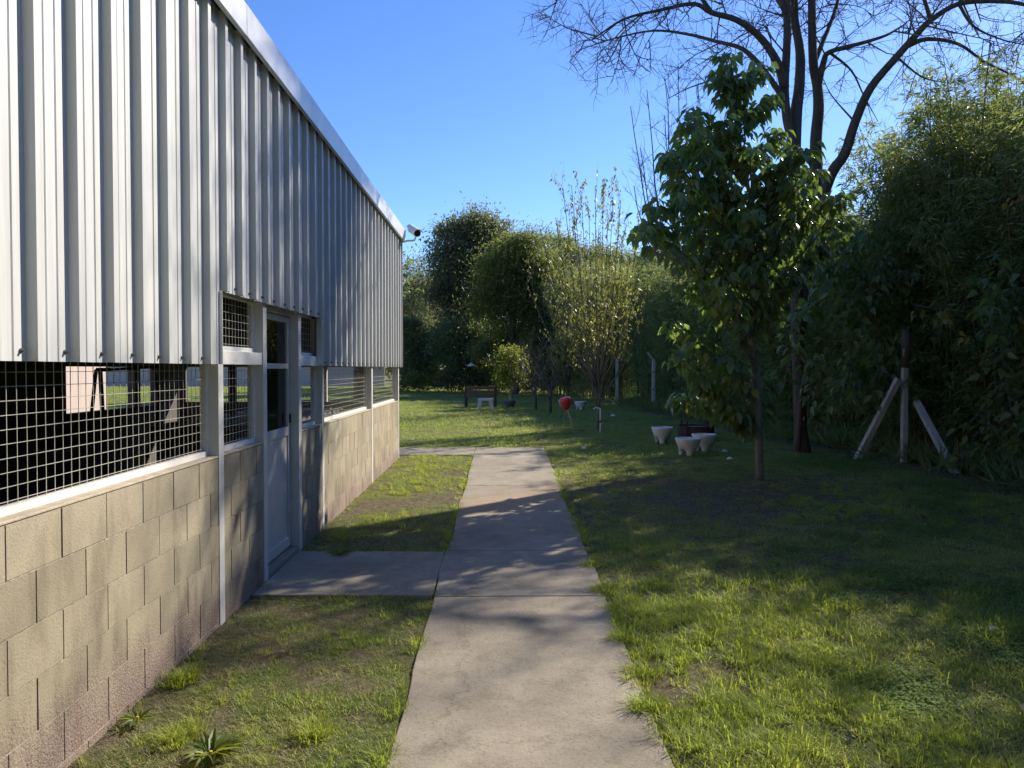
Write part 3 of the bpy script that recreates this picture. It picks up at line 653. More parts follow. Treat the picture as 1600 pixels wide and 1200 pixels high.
for (tx, ty) in tips:
    for rep in range(2):
        tp = loc(tx + random.gauss(0, 11) * rep / 1.5, ty + random.gauss(0, 11) * rep / 1.5, random.uniform(-1.0, 1.0) * min(1, (ty - 40) / 250)); hd_ = math.hypot(tp.x, tp.y)
        st = trunk_at(max(.55, tp.z - .25 - .75 * hd_)); ln = (tp - st).length
        q = wander(st, tp, 6, .025, .06 if ty > 200 else 0); bb.tube(q, [.013 * (1 - i / 7) + .003 for i in range(7)], 5, cap=False)
        nl = int(24 + 24 * ln)
        for _ in range(nl):
            t = 1 - (random.random() ** 1.5) * .72; t6 = t * 6; i = min(int(t6), 5); p = q[i].lerp(q[i + 1], t6 - i)
            out = Vector((random.gauss(0, 1), random.gauss(0, 1), random.gauss(0, .6))); out.normalize()
            p = p + out * random.uniform(.02, .15); P.append(tuple(p)); D.append((out.x * .7, out.y * .7, -0.55 + out.z * .35))
bb.build('branches', 'bark_pale', yt)['kind'] = 'stuff'
P = np.array(P); D = np.array(D); s = .65 + rng.random(len(P)) * .6
up = rng.normal(size=(len(P), 3)) * .35 + np.array([0, -.1, 1.0])
link('foliage', leaf_mesh('foliage', P, D, .150 * s, .090 * s, BROAD, rng.random(len(P)), up), 'leaf_broad', yt)['kind'] = 'stuff'

# big bare tree
random.seed(5)
YBt = 12.8; tb = gr(1252, 706); tb = Vector((tb.x, YBt, .06))
bt = tag(empty('bare_tree', tb), 'big leafless tree with several upright trunks rising above the bamboo', 'tree')
def T_(pts, dys): return spline([at(x, y, YBt + d) - tb for (x, y), d in zip(pts, dys)], 4)
limbs = [
 ([(1253, 712), (1250, 640), (1246, 520), (1243, 400), (1240, 240), (1230, 187), (1226, 138), (1230, 61), (1230, 0), (1236, -130), (1230, -260)], [0, 0, 0, 0, 0, 0, 0, 0, .1, .3, .6], .118, .05),
 ([(1240, 240), (1244, 175), (1249, 134), (1250, 81), (1242, 32), (1240, -20), (1225, -150), (1200, -240)], [0, .1, .2, .3, .4, .5, .8, 1], .12, .04),
 ([(1246, 520), (1268, 360), (1275, 280), (1275, 219), (1279, 170), (1277, 134), (1271, 101), (1269, 40), (1269, -20), (1275, -140), (1290, -270)], [0, .2, .3, .3, .3, .3, .3, .3, .3, .2, 0], .135, .05),
 ([(1277, 140), (1287, 97), (1297, 81), (1348, 67), (1385, 55), (1410, 40)], [.3, .2, .1, -.3, -.6, -.8], .07, .012),
 ([(1268, 360), (1297, 276), (1320, 240), (1336, 191), (1360, 138), (1401, 89), (1433, 53), (1454, 32), (1498, 6), (1559, 2), (1610, 10), (1680, 40)], [.2, .1, 0, -.1, -.3, -.5, -.7, -.8, -.9, -1, -1.1, -1.3], .11, .02),
 ([(1417, 72), (1450, 61), (1498, 69), (1539, 97), (1600, 128), (1650, 175)], [-.6, -.6, -.5, -.4, -.3, -.2], .045, .01),
 ([(1498, 6), (1520, 40), (1560, 60), (1600, 70)], [-.9, -1, -1.1, -1.2], .03, .008),
 ([(1226, 138), (1216, 101), (1190, 61), (1153, 32), (1112, 20), (1084, 6), (1031, 16), (975, 30), (925, 62)], [0, -.1, -.3, -.5, -.6, -.7, -.8, -.9, -1], .085, .01),
 ([(1228, 160), (1194, 110), (1161, 77), (1120, 65), (1072, 53), (1020, 48), (960, 60), (905, 78)], [0, -.2, -.1, .2, .4, .5, .6, .7], .055, .008),
 ([(1190, 107), (1150, 120), (1112, 126), (1075, 138), (1044, 154)], [-.2, -.3, -.4, -.5, -.6], .025, .006),
 ([(1112, 20), (1080, -20), (1020, -50), (950, -60), (880, -10), (868, 5)], [-.6, -.6, -.5, -.4, -.3, -.2], .04, .007),
 ([(1230, 20), (1190, -40), (1140, -100), (1060, -150)], [0, .4, .7, 1], .06, .01),
 ([(1269, 0), (1310, -60), (1370, -110), (1430, -140)], [.3, 0, -.3, -.6], .06, .01),
 ([(1236, -130), (1260, -220), (1300, -320)], [.3, 0, -.5], .06, .012),
 ([(1271, 101), (1300, 30), (1320, -30), (1350, -100)], [.3, .8, 1.3, 1.8], .05, .01),
 ([(1295, 81), (1330, 110), (1350, 150), (1372, 190)], [.1, .4, .8, 1.2], .03, .006),
 ([(1336, 191), (1300, 150), (1285, 120)], [-.1, .5, .9], .02, .005),
 ([(1454, 32), (1440, -30), (1460, -90)], [-.8, -1, -1.4], .04, .008),
 ([(1401, 89), (1440, 120), (1480, 130)], [-.5, -.8, -1.2], .025, .006),
]
for k in range(26):
    x0, y0 = random.choice(((1230, 0), (1236, -130), (1269, -20), (1275, -140), (1225, -150)))
    a = random.uniform(0, 6.283); l = random.uniform(2.0, 4.6); dx, dd = math.cos(a) * l, math.sin(a) * l * .8 + 2.6; up_ = random.uniform(.8, 3.6); sc = F / YBt
    limbs.append(([(x0, y0), (x0 + dx * .5 * sc, y0 - up_ * .6 * sc), (x0 + dx * sc, y0 - up_ * sc)], [.2, dd * .5, dd], .06, .012))
for k in range(5):
    x0, y0 = random.choice(((1498, 6), (1610, 10), (1559, 2))); dx = random.uniform(.3, 2.6) * 80; dd = random.uniform(-1.0, .8)
    limbs.append(([(x0, y0), (x0 + dx * .5, y0 - 20), (x0 + dx, y0 - random.uniform(-30, 50))], [-.9, -.9 + dd * .5, -.9 + dd], .035, .008))
tw = MB()
for i, (p, d, r0, r1) in enumerate(limbs):
    q = T_(p, d); n = len(q); rr = [r0 + (r1 - r0) * (k / (n - 1)) ** .8 for k in range(n)]
    if i == 0: rr[0] *= 1.5; rr[1] *= 1.2
    mbl = MB().tube(q, rr, 10 if r0 > .05 else 6); mbl.build('trunk' if i in (0, 1, 2) else 'limb', 'bark_red' if False else 'bark', bt, smooth=True)
    st = q[int(n * .45):] if r0 > .1 else q
    dn = 3.6 if i in (4, 5, 6) else (2.0 if r0 > .1 else 3.2)
    if i in (4, 5, 6): st = q[int(n * .4):]
    twigs(tw, st, max(.009, min(.017, r0 * .28)), 2, 1.3 if r0 > .05 else .95, dn, 3, None, .08)
tw.build('twigs', 'twig', bt)['kind'] = 'stuff'
MB().tube(spline([Vector((-.10, -.05, -.1)), Vector((-.06, -.1, .5)), Vector((-.03, -.05, 1.2)), Vector((-.02, 0, 2.4))], 3), [.085, .07, .055, .05] + [.05] * 6, 8).build('root_flare', 'bark_red', bt, smooth=True)

# thin distant leafless trees
def bare_fan(name, base, tip_list, label, mat, r0=.05, tl=.8, dens=2.5, depth=2, group=None, lower=.35):
    o = tag(empty(name, base), label, 'tree', group); m = MB(); k = MB()
    for tp in tip_list:
        st = Vector((random.gauss(0, .03), random.gauss(0, .03), lower * random.uniform(.6, 1.2)))
        tp = Vector(tp) - Vector(base); md = st.lerp(tp, .45) + Vector((tp.x, tp.y, 0)) * .14
        q = spline([st, md, tp], 5); q = [v + Vector((random.gauss(0, .03), random.gauss(0, .03), 0)) for v in q]
        q[0] = st; nn = len(q); m.tube(q, [r0 * .45 * (1 - .8 * i / nn) for i in range(nn)], 5, cap=False); twigs(k, q[2:], r0 * .14, depth, tl, dens, 3, None, .25, .7)
    m.build('branches', mat, o)['kind'] = 'stuff'; k.build('twigs', mat, o)['kind'] = 'stuff'
    MB().tube([(0, 0, -.05), (0, 0, lower * 1.2)], [r0, r0 * .8], 8).build('trunk', mat, o, smooth=True)
    return o
random.seed(9)
b = at(1075, 560, 30); b.z = .06
bare_fan('distant_bare_tree', b, [at(x, y, 30 + random.uniform(-1, 1)) for x, y in ((985, 165), (1010, 140), (1040, 120), (1060, 110), (1000, 230), (1020, 260), (1090, 130), (990, 290), (1110, 170), (1140, 180), (1040, 180))], 'pale leafless tree far behind the young leafy tree', 'twig', .12, 1.6, 1.3, 2, lower=2.2)
b = gr(860, 647)
bare_fan('leafless_shrub', b, [at(x, y, b.y + random.uniform(-.5, .5)) for x, y in ((845, 535), (862, 528), (880, 540), (895, 560), (835, 560), (870, 560), (850, 575), (888, 585), (830, 590))], 'purplish leafless small tree, the nearer of the pair left of the red jug', 'twig_purple', .05, .5, 4, 2, 'leafless small trees on the lawn', .75)
b = gr(837, 641)
bare_fan('leafless_shrub', b, [at(x, y, b.y + random.uniform(-.5, .5)) for x, y in ((800, 545), (815, 530), (830, 528), (845, 540), (795, 575), (810, 560), (825, 550), (800, 595), (850, 565))], 'purplish leafless small tree nearest the grey pot', 'twig_purple', .05, .5, 4, 2, 'leafless small trees on the lawn', .8)

# yellowing tree with upright shoots
random.seed(31)
fb = gr(935, 672)
ft = tag(empty('yellowing_tree', fb), 'multi-stemmed tree with upright shoots and thin yellowing leaves', 'tree')
tipsf = [(822, 442), (835, 400), (842, 350), (850, 380), (862, 430), (868, 340), (880, 295), (885, 370), (893, 290), (900, 340), (908, 300), (915, 400), (920, 330), (930, 292), (935, 360), (943, 288), (950, 340), (958, 305), (962, 390), (970, 315), (975, 360), (985, 400), (1000, 350), (1000, 420), (1012, 460), (870, 400), (845, 450), (905, 420), (950, 420), (980, 450), (860, 480), (990, 480)]
m = MB(); P = []; D = []; k2 = MB()
for x, y in tipsf:
    tp = at(x, y, fb.y + random.uniform(-1.2, 1.2)) - fb; st = Vector((random.gauss(0, .02), random.gauss(0, .02), random.uniform(.55, 1.2)))
    md = Vector((tp.x * .62, tp.y * .62, st.z + (tp.z - st.z) * .42)); q = spline([st, st.lerp(md, .5) + Vector((0, 0, -.1)), md, tp], 5); nn = len(q)
    m.tube(q, [.019 * (1 - .85 * i / nn) + .002 for i in range(nn)], 5, cap=False)
    tl = []; twigs(k2, q[6:], .006, 0, .8, 2.8, 3, tl, .9, .5)
    for c in [q[6:]] + tl:
        for _ in range(int(11 + 16 * random.random())):
            t = random.random() * (len(c) - 1); i = min(int(t), len(c) - 2); p = c[i].lerp(c[i + 1], t - i); P.append(tuple(p + Vector((random.gauss(0, .03), random.gauss(0, .03), 0))))
            D.append((random.gauss(0, .5), random.gauss(0, .5), -.7))
m.build('stems', 'bark_pale', ft)['kind'] = 'stuff'; k2.build('twigs', 'twig', ft)['kind'] = 'stuff'
MB().tube([(0, 0, -.05), (.01, 0, .5), (0, 0, 1.0)], [.05, .04, .035], 8).build('trunk', 'bark_pale', ft, smooth=True)
P = np.array(P); D = np.array(D); s = .7 + rng.random(len(P)) * .6
link('foliage', leaf_mesh('foliage', P, D, .095 * s, .034 * s, NARROW, rng.random(len(P))), 'leaf_autumn', ft)['kind'] = 'stuff'

# far trees built from lobes
def lobe_tree(name, base_px, y, lobes, n, Lf, Wf, mat, label, clump=.5, cat='tree', trunk=True, ry=1.0, group=None, droop=-.2):
    b = at(base_px, 600, y); b.z = .06; o = tag(empty(name, b), label, cat, group)
    Ls = []
    for (px, py, r_) in lobes:
        c = at(px, py, y + random.uniform(-.15, .15) * r_ * y / F) - b; rr = r_ * y / F; Ls.append(((c.x, c.y, c.z), (rr, rr * ry, rr)))
    f = lobes_leaves('crown', Ls, n, Lf, Wf, mat, o, clump, droop); f['kind'] = 'stuff'
    if trunk:
        top = max(l[0][2] for l in Ls) * .8; m = MB(); m.tube(wander((0, 0, -.1), (Ls[0][0][0], 0, top), 6, .02), [.25 * top / 8 * (1 - .12 * i) for i in range(7)], 8)
        for l in Ls:
            m.tube(wander((Ls[0][0][0] * .4, 0, max(.3, min(top * .5, l[0][2] * .5))), l[0], 4, .04), [.1 * top / 8 * (1 - .2 * i) + .01 for i in range(5)], 5)
        m.build('trunk', 'bark', o)
    return o
random.seed(13)
lobe_tree('evergreen_tree', 735, 48, [(735, 385, 46), (705, 375, 28), (765, 372, 30), (700, 420, 34), (770, 420, 42), (730, 450, 50), (690, 470, 28), (735, 520, 50), (745, 350, 18), (790, 395, 26), (775, 470, 44)], 46000, .26, .085, 'leaf_grey', 'tall rounded grey-green evergreen tree at the end of the lawn', .8)
lobe_tree('slender_tree', 650, 52, [(648, 430, 22), (640, 460, 26), (662, 455, 22), (652, 500, 34), (640, 540, 34)], 15000, .24, .05, 'leaf_grey', 'loose pale tree just right of the shed corner', .9)
lobe_tree('olive_green_tree', 805, 41, [(805, 400, 30), (825, 385, 22), (790, 440, 38), (830, 440, 36), (770, 480, 36), (810, 500, 46), (765, 420, 18), (845, 425, 30), (850, 480, 40)], 46000, .20, .055, 'leaf_olive', 'olive-green tree between the tall evergreen and the yellowing tree', .7)
lobe_tree('dark_shrub', 655, 47, [(640, 560, 34), (668, 550, 32), (655, 590, 30), (635, 520, 26), (690, 560, 30), (640, 600, 22), (675, 598, 20)], 22000, .22, .07, 'leaf_dark', 'dark shrub mass right beside the shed corner', .5, 'shrub', False)
lobe_tree('dark_shrub', 720, 45, [(705, 540, 34), (735, 545, 34), (720, 580, 30), (750, 585, 26), (705, 597, 18), (735, 598, 18), (765, 597, 18)], 22000, .20, .07, 'leaf_dark', 'dark shrub behind the wooden bench', .5, 'shrub', False)
lobe_tree('dark_shrub', 800, 44, [(775, 540, 36), (815, 550, 38), (790, 585, 30), (840, 580, 32), (790, 600, 18), (820, 600, 18), (845, 602, 18)], 22000, .20, .07, 'leaf_dark', 'dark shrub behind the bright green potted tree', .5, 'shrub', False)
lobe_tree('dark_shrub', 880, 40, [(860, 540, 40), (900, 530, 42), (880, 580, 34), (920, 570, 34), (865, 490, 34), (910, 470, 34)], 24000, .18, .06, 'leaf_dark', 'dark shrub mass behind the leafless small trees', .5, 'shrub', False)
lobe_tree('tan_bush', 758, 41, [(760, 548, 15), (750, 555, 11), (770, 545, 10)], 2600, .14, .06, 'leaf_autumn', 'small tan bush in front of the dark shrubs above the bench', .35, 'bush', False)
lobe_tree('small_bush', 655, 44, [(650, 592, 12), (665, 596, 9), (640, 596, 9)], 1800, .12, .05, 'leaf_lime', 'small pale bush at the foot of the trees near the shed corner', .3, 'bush', False)
lobe_tree('olive_green_tree', 930, 44, [(870, 400, 34), (900, 430, 42), (945, 425, 40), (985, 440, 38), (1010, 430, 34), (880, 470, 42), (930, 480, 44), (845, 440, 30), (1045, 420, 30)], 40000, .20, .06, 'leaf_olive', 'olive-green tree filling the gap behind the yellowing upright tree', .7)
lobe_tree('slender_tree', 685, 58, [(670, 470, 32), (690, 500, 38), (675, 530, 34), (640, 500, 32), (700, 450, 26), (645, 545, 34)], 32000, .26, .08, 'leaf_grey', 'pale tree filling the gap left of the tall evergreen', .9)
b = gr(905, 620)
lobe_tree('lime_shrub', 890, 31, [(885, 550, 24), (900, 560, 20), (875, 565, 18), (892, 585, 22)], 5200, .11, .05, 'leaf_lime', 'yellow-green shrub behind the red jug on its stick', .3, 'shrub')
# far mass of woodland ahead, plus unseen greenery added behind camera for shade
Ls = []
for i in range(70):
    a = R(-100 + 200 * i / 69) + random.gauss(0, .01); d = 85 + random.uniform(-8, 14); Ls.append(((d * math.sin(a), d * math.cos(a) , random.uniform(1.5, 3.5)), (random.uniform(4, 6), random.uniform(4, 6), random.uniform(3, 5))))
for i in range(26):  # added near ring, unseen, darkens siding rib faces turned to the camera
    a = R(112 + 136 * i / 25); d = random.uniform(15, 18)
    for z_ in (1.5, 4, 6.5, 9, 11.5, 14): Ls.append(((d * math.sin(a), d * math.cos(a), z_ + random.uniform(-.5, .8)), (2.3, 2.3, 2.5)))
o = lobes_leaves('woodland_and_rear_shade', Ls, 130000, .60, .32, 'leaf_dark', None, 1.1); tag(o, kind='stuff')
# trees seen through the shed windows on the left lawn
lobe_tree('pillar_tree', 562, 36, [(562, 420, 60), (540, 450, 50), (590, 440, 45)], 6000, .3, .1, 'leaf_dark', 'thick reddish trunk of a tree seen through the far mesh windows', .7, trunk=False)
tr = bpy.data.objects['pillar_tree']; MB().tube([(0, 0, -.1), (0, 0, 2), (0, 0, 5)], [.32, .27, .2], 10).build('trunk', 'bark_red', tr, smooth=True)

# vine and broad-leaved bush at the right edge
random.seed(17)
vb = gr(1590, 752); vn = tag(empty('vine_bush', (7.0, 9.3, 0)), 'broad-leaved climbing vine spilling over the bamboo at the right edge', 'vine')
m = MB(); P = []; D = []; PY = []; DY = []
for k in range(70):
    tp = at(random.uniform(1490, 1720), random.uniform(380, 740), random.uniform(9.2, 10.3)) - Vector((7.0, 9.3, 0)); tp.x = max(tp.x, -.75)
    st = Vector((random.uniform(.2, 1.5), random.uniform(0, 1.2), random.uniform(0, 2.5))); q = spline([st, st.lerp(tp, .5) + Vector((0, 0, .35)), tp], 5)
    m.tube(q, [.007 * (1 - .6 * i / len(q)) for i in range(len(q))], 4, cap=False)
    for _ in range(40):
        t = random.random() * (len(q) - 1); i = min(int(t), len(q) - 2); p = q[i].lerp(q[i + 1], t - i); o_ = Vector((random.gauss(0, 1), random.gauss(0, 1), random.gauss(0, .5))).normalized()
        P.append(tuple(p + o_ * random.uniform(.02, .16))); D.append((o_.x * .7, o_.y * .7, -.45))
for (x, y) in ((1440, 485), (1465, 490), (1480, 495), (1575, 495), (1600, 505), (1510, 525), (1595, 305), (1580, 320)):
    p = at(x, y, 9.6) - Vector((7.0, 9.3, 0))
    for _ in range(5): PY.append(tuple(p + Vector((random.gauss(0, .06), random.gauss(0, .06), random.gauss(0, .05))))); DY.append((random.gauss(0, .4), random.gauss(0, .4), -.7))
q = spline([at(1600, 497, 9.7) - Vector((7.0, 9.3, 0)), at(1540, 490, 9.6) - Vector((7.0, 9.3, 0)), at(1480, 484, 9.6) - Vector((7.0, 9.3, 0)), at(1430, 478, 9.6) - Vector((7.0, 9.3, 0))], 5); m.tube(q, .005, 5)
m.build('stems', 'bark_pale', vn)['kind'] = 'stuff'
P = np.array(P); D = np.array(D); s = .6 + rng.random(len(P)) * .8
link('foliage', leaf_mesh('foliage', P, D, .13 * s, .065 * s, BROAD, rng.random(len(P)) * .93), 'leaf_broad', vn)['kind'] = 'stuff'
link('yellow_leaves', leaf_mesh('yellow_leaves', np.array(PY), np.array(DY), .11, .06, BROAD), 'leaf_yellow', vn)['kind'] = 'stuff'
random.seed(23)
o2 = tag(empty('climbing_vine', (6.9, 12.2, 0)), 'broad-leaved climber hanging over the hedge left of the braced post', 'vine'); m = MB(); P = []; D = []
for k in range(84):
    tp = at(random.uniform(1222, 1440), random.uniform(400, 660), random.uniform(11.4, 12.4)) - Vector((6.9, 12.2, 0))
    if tp.z < 1.0 and tp.x > -.9 and random.random() < .6: continue
    st = tp + Vector((random.uniform(.2, .6), random.uniform(0, .5), random.uniform(.4, 1.0))); q = spline([st, st.lerp(tp, .5) + Vector((0, 0, .15)), tp], 4)
    m.tube(q, [.006 * (1 - .6 * i / len(q)) for i in range(len(q))], 4, cap=False)
    for _ in range(30):
        t = random.random() * (len(q) - 1); i = min(int(t), len(q) - 2); p = q[i].lerp(q[i + 1], t - i); o_ = Vector((random.gauss(0, 1), random.gauss(0, 1), random.gauss(0, .5))).normalized()
        P.append(tuple(p + o_ * random.uniform(.02, .18))); D.append((o_.x * .7, o_.y * .7, -.55))
m.build('stems', 'bark_pale', o2)['kind'] = 'stuff'
P = np.array(P); D = np.array(D); s = .6 + rng.random(len(P)) * .8
link('foliage', leaf_mesh('foliage', P, D, .15 * s, .08 * s, BROAD, rng.random(len(P)) * .9), 'leaf_broad', o2)['kind'] = 'stuff'
# understory ferns / low plants at the hedge foot
P = []; D = []
for _ in range(900):
    y = random.uniform(8.5, 30); x = 6.9 - .075 * (y - 9) + random.gauss(0, .35)
    for k in range(14): P.append((x + random.gauss(0, .05), y + random.gauss(0, .05), float(zg(y)) + random.uniform(0, .1))); D.append((random.gauss(-.2, .6), random.gauss(0, .6), random.uniform(.3, 1.4)))
P = np.array(P); D = np.array(D); s = .5 + rng.random(len(P))
o = link('undergrowth', leaf_mesh('undergrowth', P, D, .30 * s, .022 * s, NARROW, rng.random(len(P)) * .9), 'leaf_bamboo'); tag(o, 'tangled low undergrowth along the foot of the hedge', 'undergrowth', kind='stuff')

# ------------------------------------------------------------------ fence posts of precast concrete
def fence_post(px, pyb, pyt, label, bent=True):
    b = gr(px, pyb); h = at(px, pyt, b.y).z - b.z; o = tag(empty('fence_post', b), label, 'fence post', 'concrete posts of the chain link fence')
    MB().box(-.055, .055, -.05, .05, -.1, h).build('shaft', 'concrete_post', o, bevel=.008)
    if bent: 
        m = MB(); m.tube([(0, 0, h - .01), (-.10, -.02, h + .10), (-.22, -.04, h + .24)], [.05, .045, .038], 4); m.build('bent_top', 'concrete_post', o)
    return o
fence_post(1021, 641, 562, 'concrete fence post with bent top left of the young tree')
fence_post(964, 632, 560, 'plain thin concrete fence post behind the yellowing tree', False)
pb = gr(1412, 722)
cp = tag(empty('braced_post', pb), 'weathered concrete corner post propped by two slanting struts', 'fence post')
h = at(1413, 545, pb.y).z - pb.z
MB().box(-.042, .042, -.042, .042, -.1, h).build('shaft', 'concrete_post', cp, bevel=.01)
for (fx, fy, tx, ty) in ((1337, 716, 1404, 592), (1496, 740, 1432, 628)):
    f = gr(fx, fy) - pb; t_ = at(tx, ty, pb.y - .07) - pb
    o = MB().tube([f - Vector((0, 0, .06)), t_], [.062, .058], 4, True).build('strut', 'concrete_post', cp)
MB().tube([(.0, .0, h - .3), (.02, .01, h + .05), (.02, .03, h + .30)], [.065, .07, .055], 8).build('ivy_stump', 'bark', cp, smooth=True)

# ------------------------------------------------------------------ pots, bench, table
def pot(px, pyb, wpx, label, mat='pot_white', group='footed concrete pots on the lawn', hpx=None):
    b = gr(px, pyb); w = wpx * b.y / F; r_ = w / 2; hh = .80 * w if hpx is None else hpx * b.y / F
    o = tag(empty('footed_pot', b, random.uniform(0, 1)), label, 'pot', group)
    n = 32; m = MB(); prof_ = [(.52, .0), (.56, .06), (.60, .16), (.66, .30), (.78, .50), (.92, .74), (1.0, .93), (1.0, 1.0), (.90, 1.0), (.86, .93), (.5, .90), (0.02, .90)]
    for rr, zz in prof_:
        for k in range(n):
            a = 2 * math.pi * k / n; lobe = .5 + .5 * math.cos(3 * a); cut = max(0, 1 - zz / .42)
            q = rr * (1 + cut * (.30 * lobe ** .7 - .75 * (1 - lobe) ** 1.2)); z = zz * hh
            if zz < .2: z = hh * (zz + (.36 - zz) * min(1, max(0, (1 - lobe) - .35) * 2.2)) 
            m.v.append((r_ * q * math.cos(a), r_ * q * math.sin(a), z))
    for i in range(len(prof_) - 1):
        for k in range(n): m.f.append((i * n + k, i * n + (k + 1) % n, (i + 1) * n + (k + 1) % n, (i + 1) * n + k))
    m.f.append(tuple(reversed(range(n)))); m.build('bowl', mat, o, smooth=True)
    MB().lathe([(.84 * r_, 0), (.84 * r_, .01)], 24, (0, 0, hh * .905)).build('soil', 'soil' if mat == 'pot_grey' else mat, o)
    return o, b, hh
random.seed(3)
pot(1035, 693, 34, 'white footed concrete pot, left one of the three by the rusty fire ring', hpx=26)
pot(1075, 712, 40, 'white footed concrete pot, nearest of the three by the rusty fire ring', hpx=28)
pot(1100, 706, 38, 'white footed concrete pot, right one of the three by the rusty fire ring', hpx=28)
pot(907, 641, 19, 'small white footed pot right of the red jug', hpx=14)
pot(880, 637, 16, 'small white footed pot mostly hidden behind the red jug', hpx=12)
_, gp, gh = pot(796, 638, 22, 'dark grey footed pot holding a bright green young tree', 'pot_grey', hpx=13)
random.seed(8)
pt = tag(empty('potted_tree', gp + Vector((0, 0, gh * .9))), 'bright yellow-green leafy young tree growing in the dark grey pot', 'tree')
YP = gp.y
Ls = [(((at(x, y, YP) - pt.location)), r_ * YP / F) for x, y, r_ in ((795, 560, 20), (785, 578, 16), (810, 575, 18), (800, 595, 18), (783, 592, 12), (815, 592, 12), (778, 565, 8))]
lobes_leaves('foliage', [(tuple(c), r_) for c, r_ in Ls], 3600, .10, .05, 'leaf_lime', pt, .2)['kind'] = 'stuff'
MB().tube([(0, 0, -.02), (-.02, 0, .4), (-.03, 0, 1.0)], [.02, .016, .012], 6).build('stem', 'stick', pt); MB().tube([(.05, 0, -.02), (.0, 0, .5), (-.02, 0, .9)], [.015, .012, .009], 6).build('stem', 'stick', pt)

fr_ = gr(1085, 690); fr_.y += .35; fr_.x += .12
o = tag(empty('fire_ring', fr_), 'low rusty round metal fire ring behind the white pots', 'fire ring')
rr = 28 * fr_.y / F
MB().lathe([(rr * .98, 0), (rr, .12), (rr, .30), (rr * .96, .30), (rr * .94, .22), (.01, .22)], 32).build('ring', 'rust', o, smooth=False)
MB().lathe([(rr * .90, .225), (rr * .90, .262), (.01, .27)], 24).build('ash_bed', 'stone_slab', o)
for a in (.6, 2.2, 4.0): MB().box(-.02, .02, -.01, .01, .05, .40).build('bracket', 'rust', o, (rr * 1.02 * math.cos(a), rr * 1.02 * math.sin(a), 0))

bb_ = gr(751, 637); bw = 46 * bb_.y / F
o = tag(empty('wooden_bench', bb_), 'dark wooden bench facing away at the far end of the lawn', 'bench')
for k, z in enumerate((.80, .66, .53)): MB().box(-bw / 2, bw / 2, -.03, -.005, z - .115, z).build('backrest_plank', 'wood', o, bevel=.004)
for sx in (-1, 1):
    MB().box(sx * bw / 2 - .05, sx * bw / 2 + .05, -.005, .07, 0, .82).build('leg', 'wood_dark', o); MB().box(sx * bw / 2 - .05, sx * bw / 2 + .05, .42, .50, 0, .40).build('leg', 'wood_dark', o)
for k in range(3): MB().box(-bw / 2 - .04, bw / 2 + .04, .08 + k * .14, .21 + k * .14, .40, .44).build('seat_plank', 'wood', o)
tb_ = gr(759, 640); tw_ = 24 * tb_.y / F; tb_.y -= .15
o = tag(empty('concrete_stool', tb_), 'low white stool with splayed legs in front of the wooden bench', 'stool')
MB().box(-tw_ / 2, tw_ / 2, -.16, .16, .33, .41).build('top', 'white_table', o, bevel=.01)
for sx in (-1, 1):
    m = MB(); x0 = sx * tw_ * .33; x1 = sx * tw_ * .43
    m.add([(x1 - .05, -.13, 0), (x1 + .05, -.13, 0), (x1 + .05, .13, 0), (x1 - .05, .13, 0), (x0 - .09, -.13, .33), (x0 + .06, -.13, .33), (x0 + .06, .13, .33), (x0 - .09, .13, .33)],
          [(0, 3, 2, 1), (4, 5, 6, 7), (0, 1, 5, 4), (1, 2, 6, 5), (2, 3, 7, 6), (3, 0, 4, 7)]).build('leg', 'white_table', o, bevel=.008)

# red jug on a leaning stick
sb = gr(897, 673); top = at(884, 630, sb.y)
o = tag(empty('garden_stick', sb), 'thin pale stick leaning out of the lawn under a red jug', 'stick')
MB().tube([(0, 0, -.05), tuple((top - sb) * .5), tuple(top - sb)], [.020, .018, .016], 6).build('shaft', 'stick', o)
j = tag(empty('red_jug', top), 'red plastic jug turned upside down on a leaning stick', 'jug')
j.rotation_euler = (R(8), R(-18), .3); u = sb.y / F
MB().lathe([(3.0 * u, -10 * u), (5.2 * u, -8.5 * u), (7.6 * u, -2 * u), (8.0 * u, 4 * u), (7.6 * u, 8.5 * u), (6.0 * u, 9.2 * u)], 14, wob=lambda a, z: 1 + .13 * math.cos(2 * a + z * 9) + .05 * math.cos(5 * a)).build('body', 'red_plastic', j, smooth=True)
MB().tube([(7.5 * u, 0, 6 * u), (11 * u, 0, 3 * u), (11 * u, 0, -3 * u), (8 * u, 0, -6 * u)], .011, 6).build('handle', 'red_plastic', j)
MB().tube([(0, 0, -10.5 * u), (-1 * u, 0, -14 * u)], .035, 8).build('spout', 'red_plastic', j)
# stand pipe with tap
sp_ = gr(938, 676); hh = at(938, 638, sp_.y).z - sp_.z
o = tag(empty('stand_pipe', sp_), 'white garden water pipe with tap beside the yellowing tree', 'water pipe')
MB().tube([(0, 0, -.05), (0, 0, hh)], .018, 8).build('pipe', 'white_trim', o); MB().tube([(0, 0, hh - .01), (-.1, 0, hh + .02), (-.16, 0, hh - .02)], .016, 8).build('spout', 'white_trim', o)
MB().box(-.02, .02, -.02, .02, hh * .4, hh * .5).build('clamp', 'screw', o)

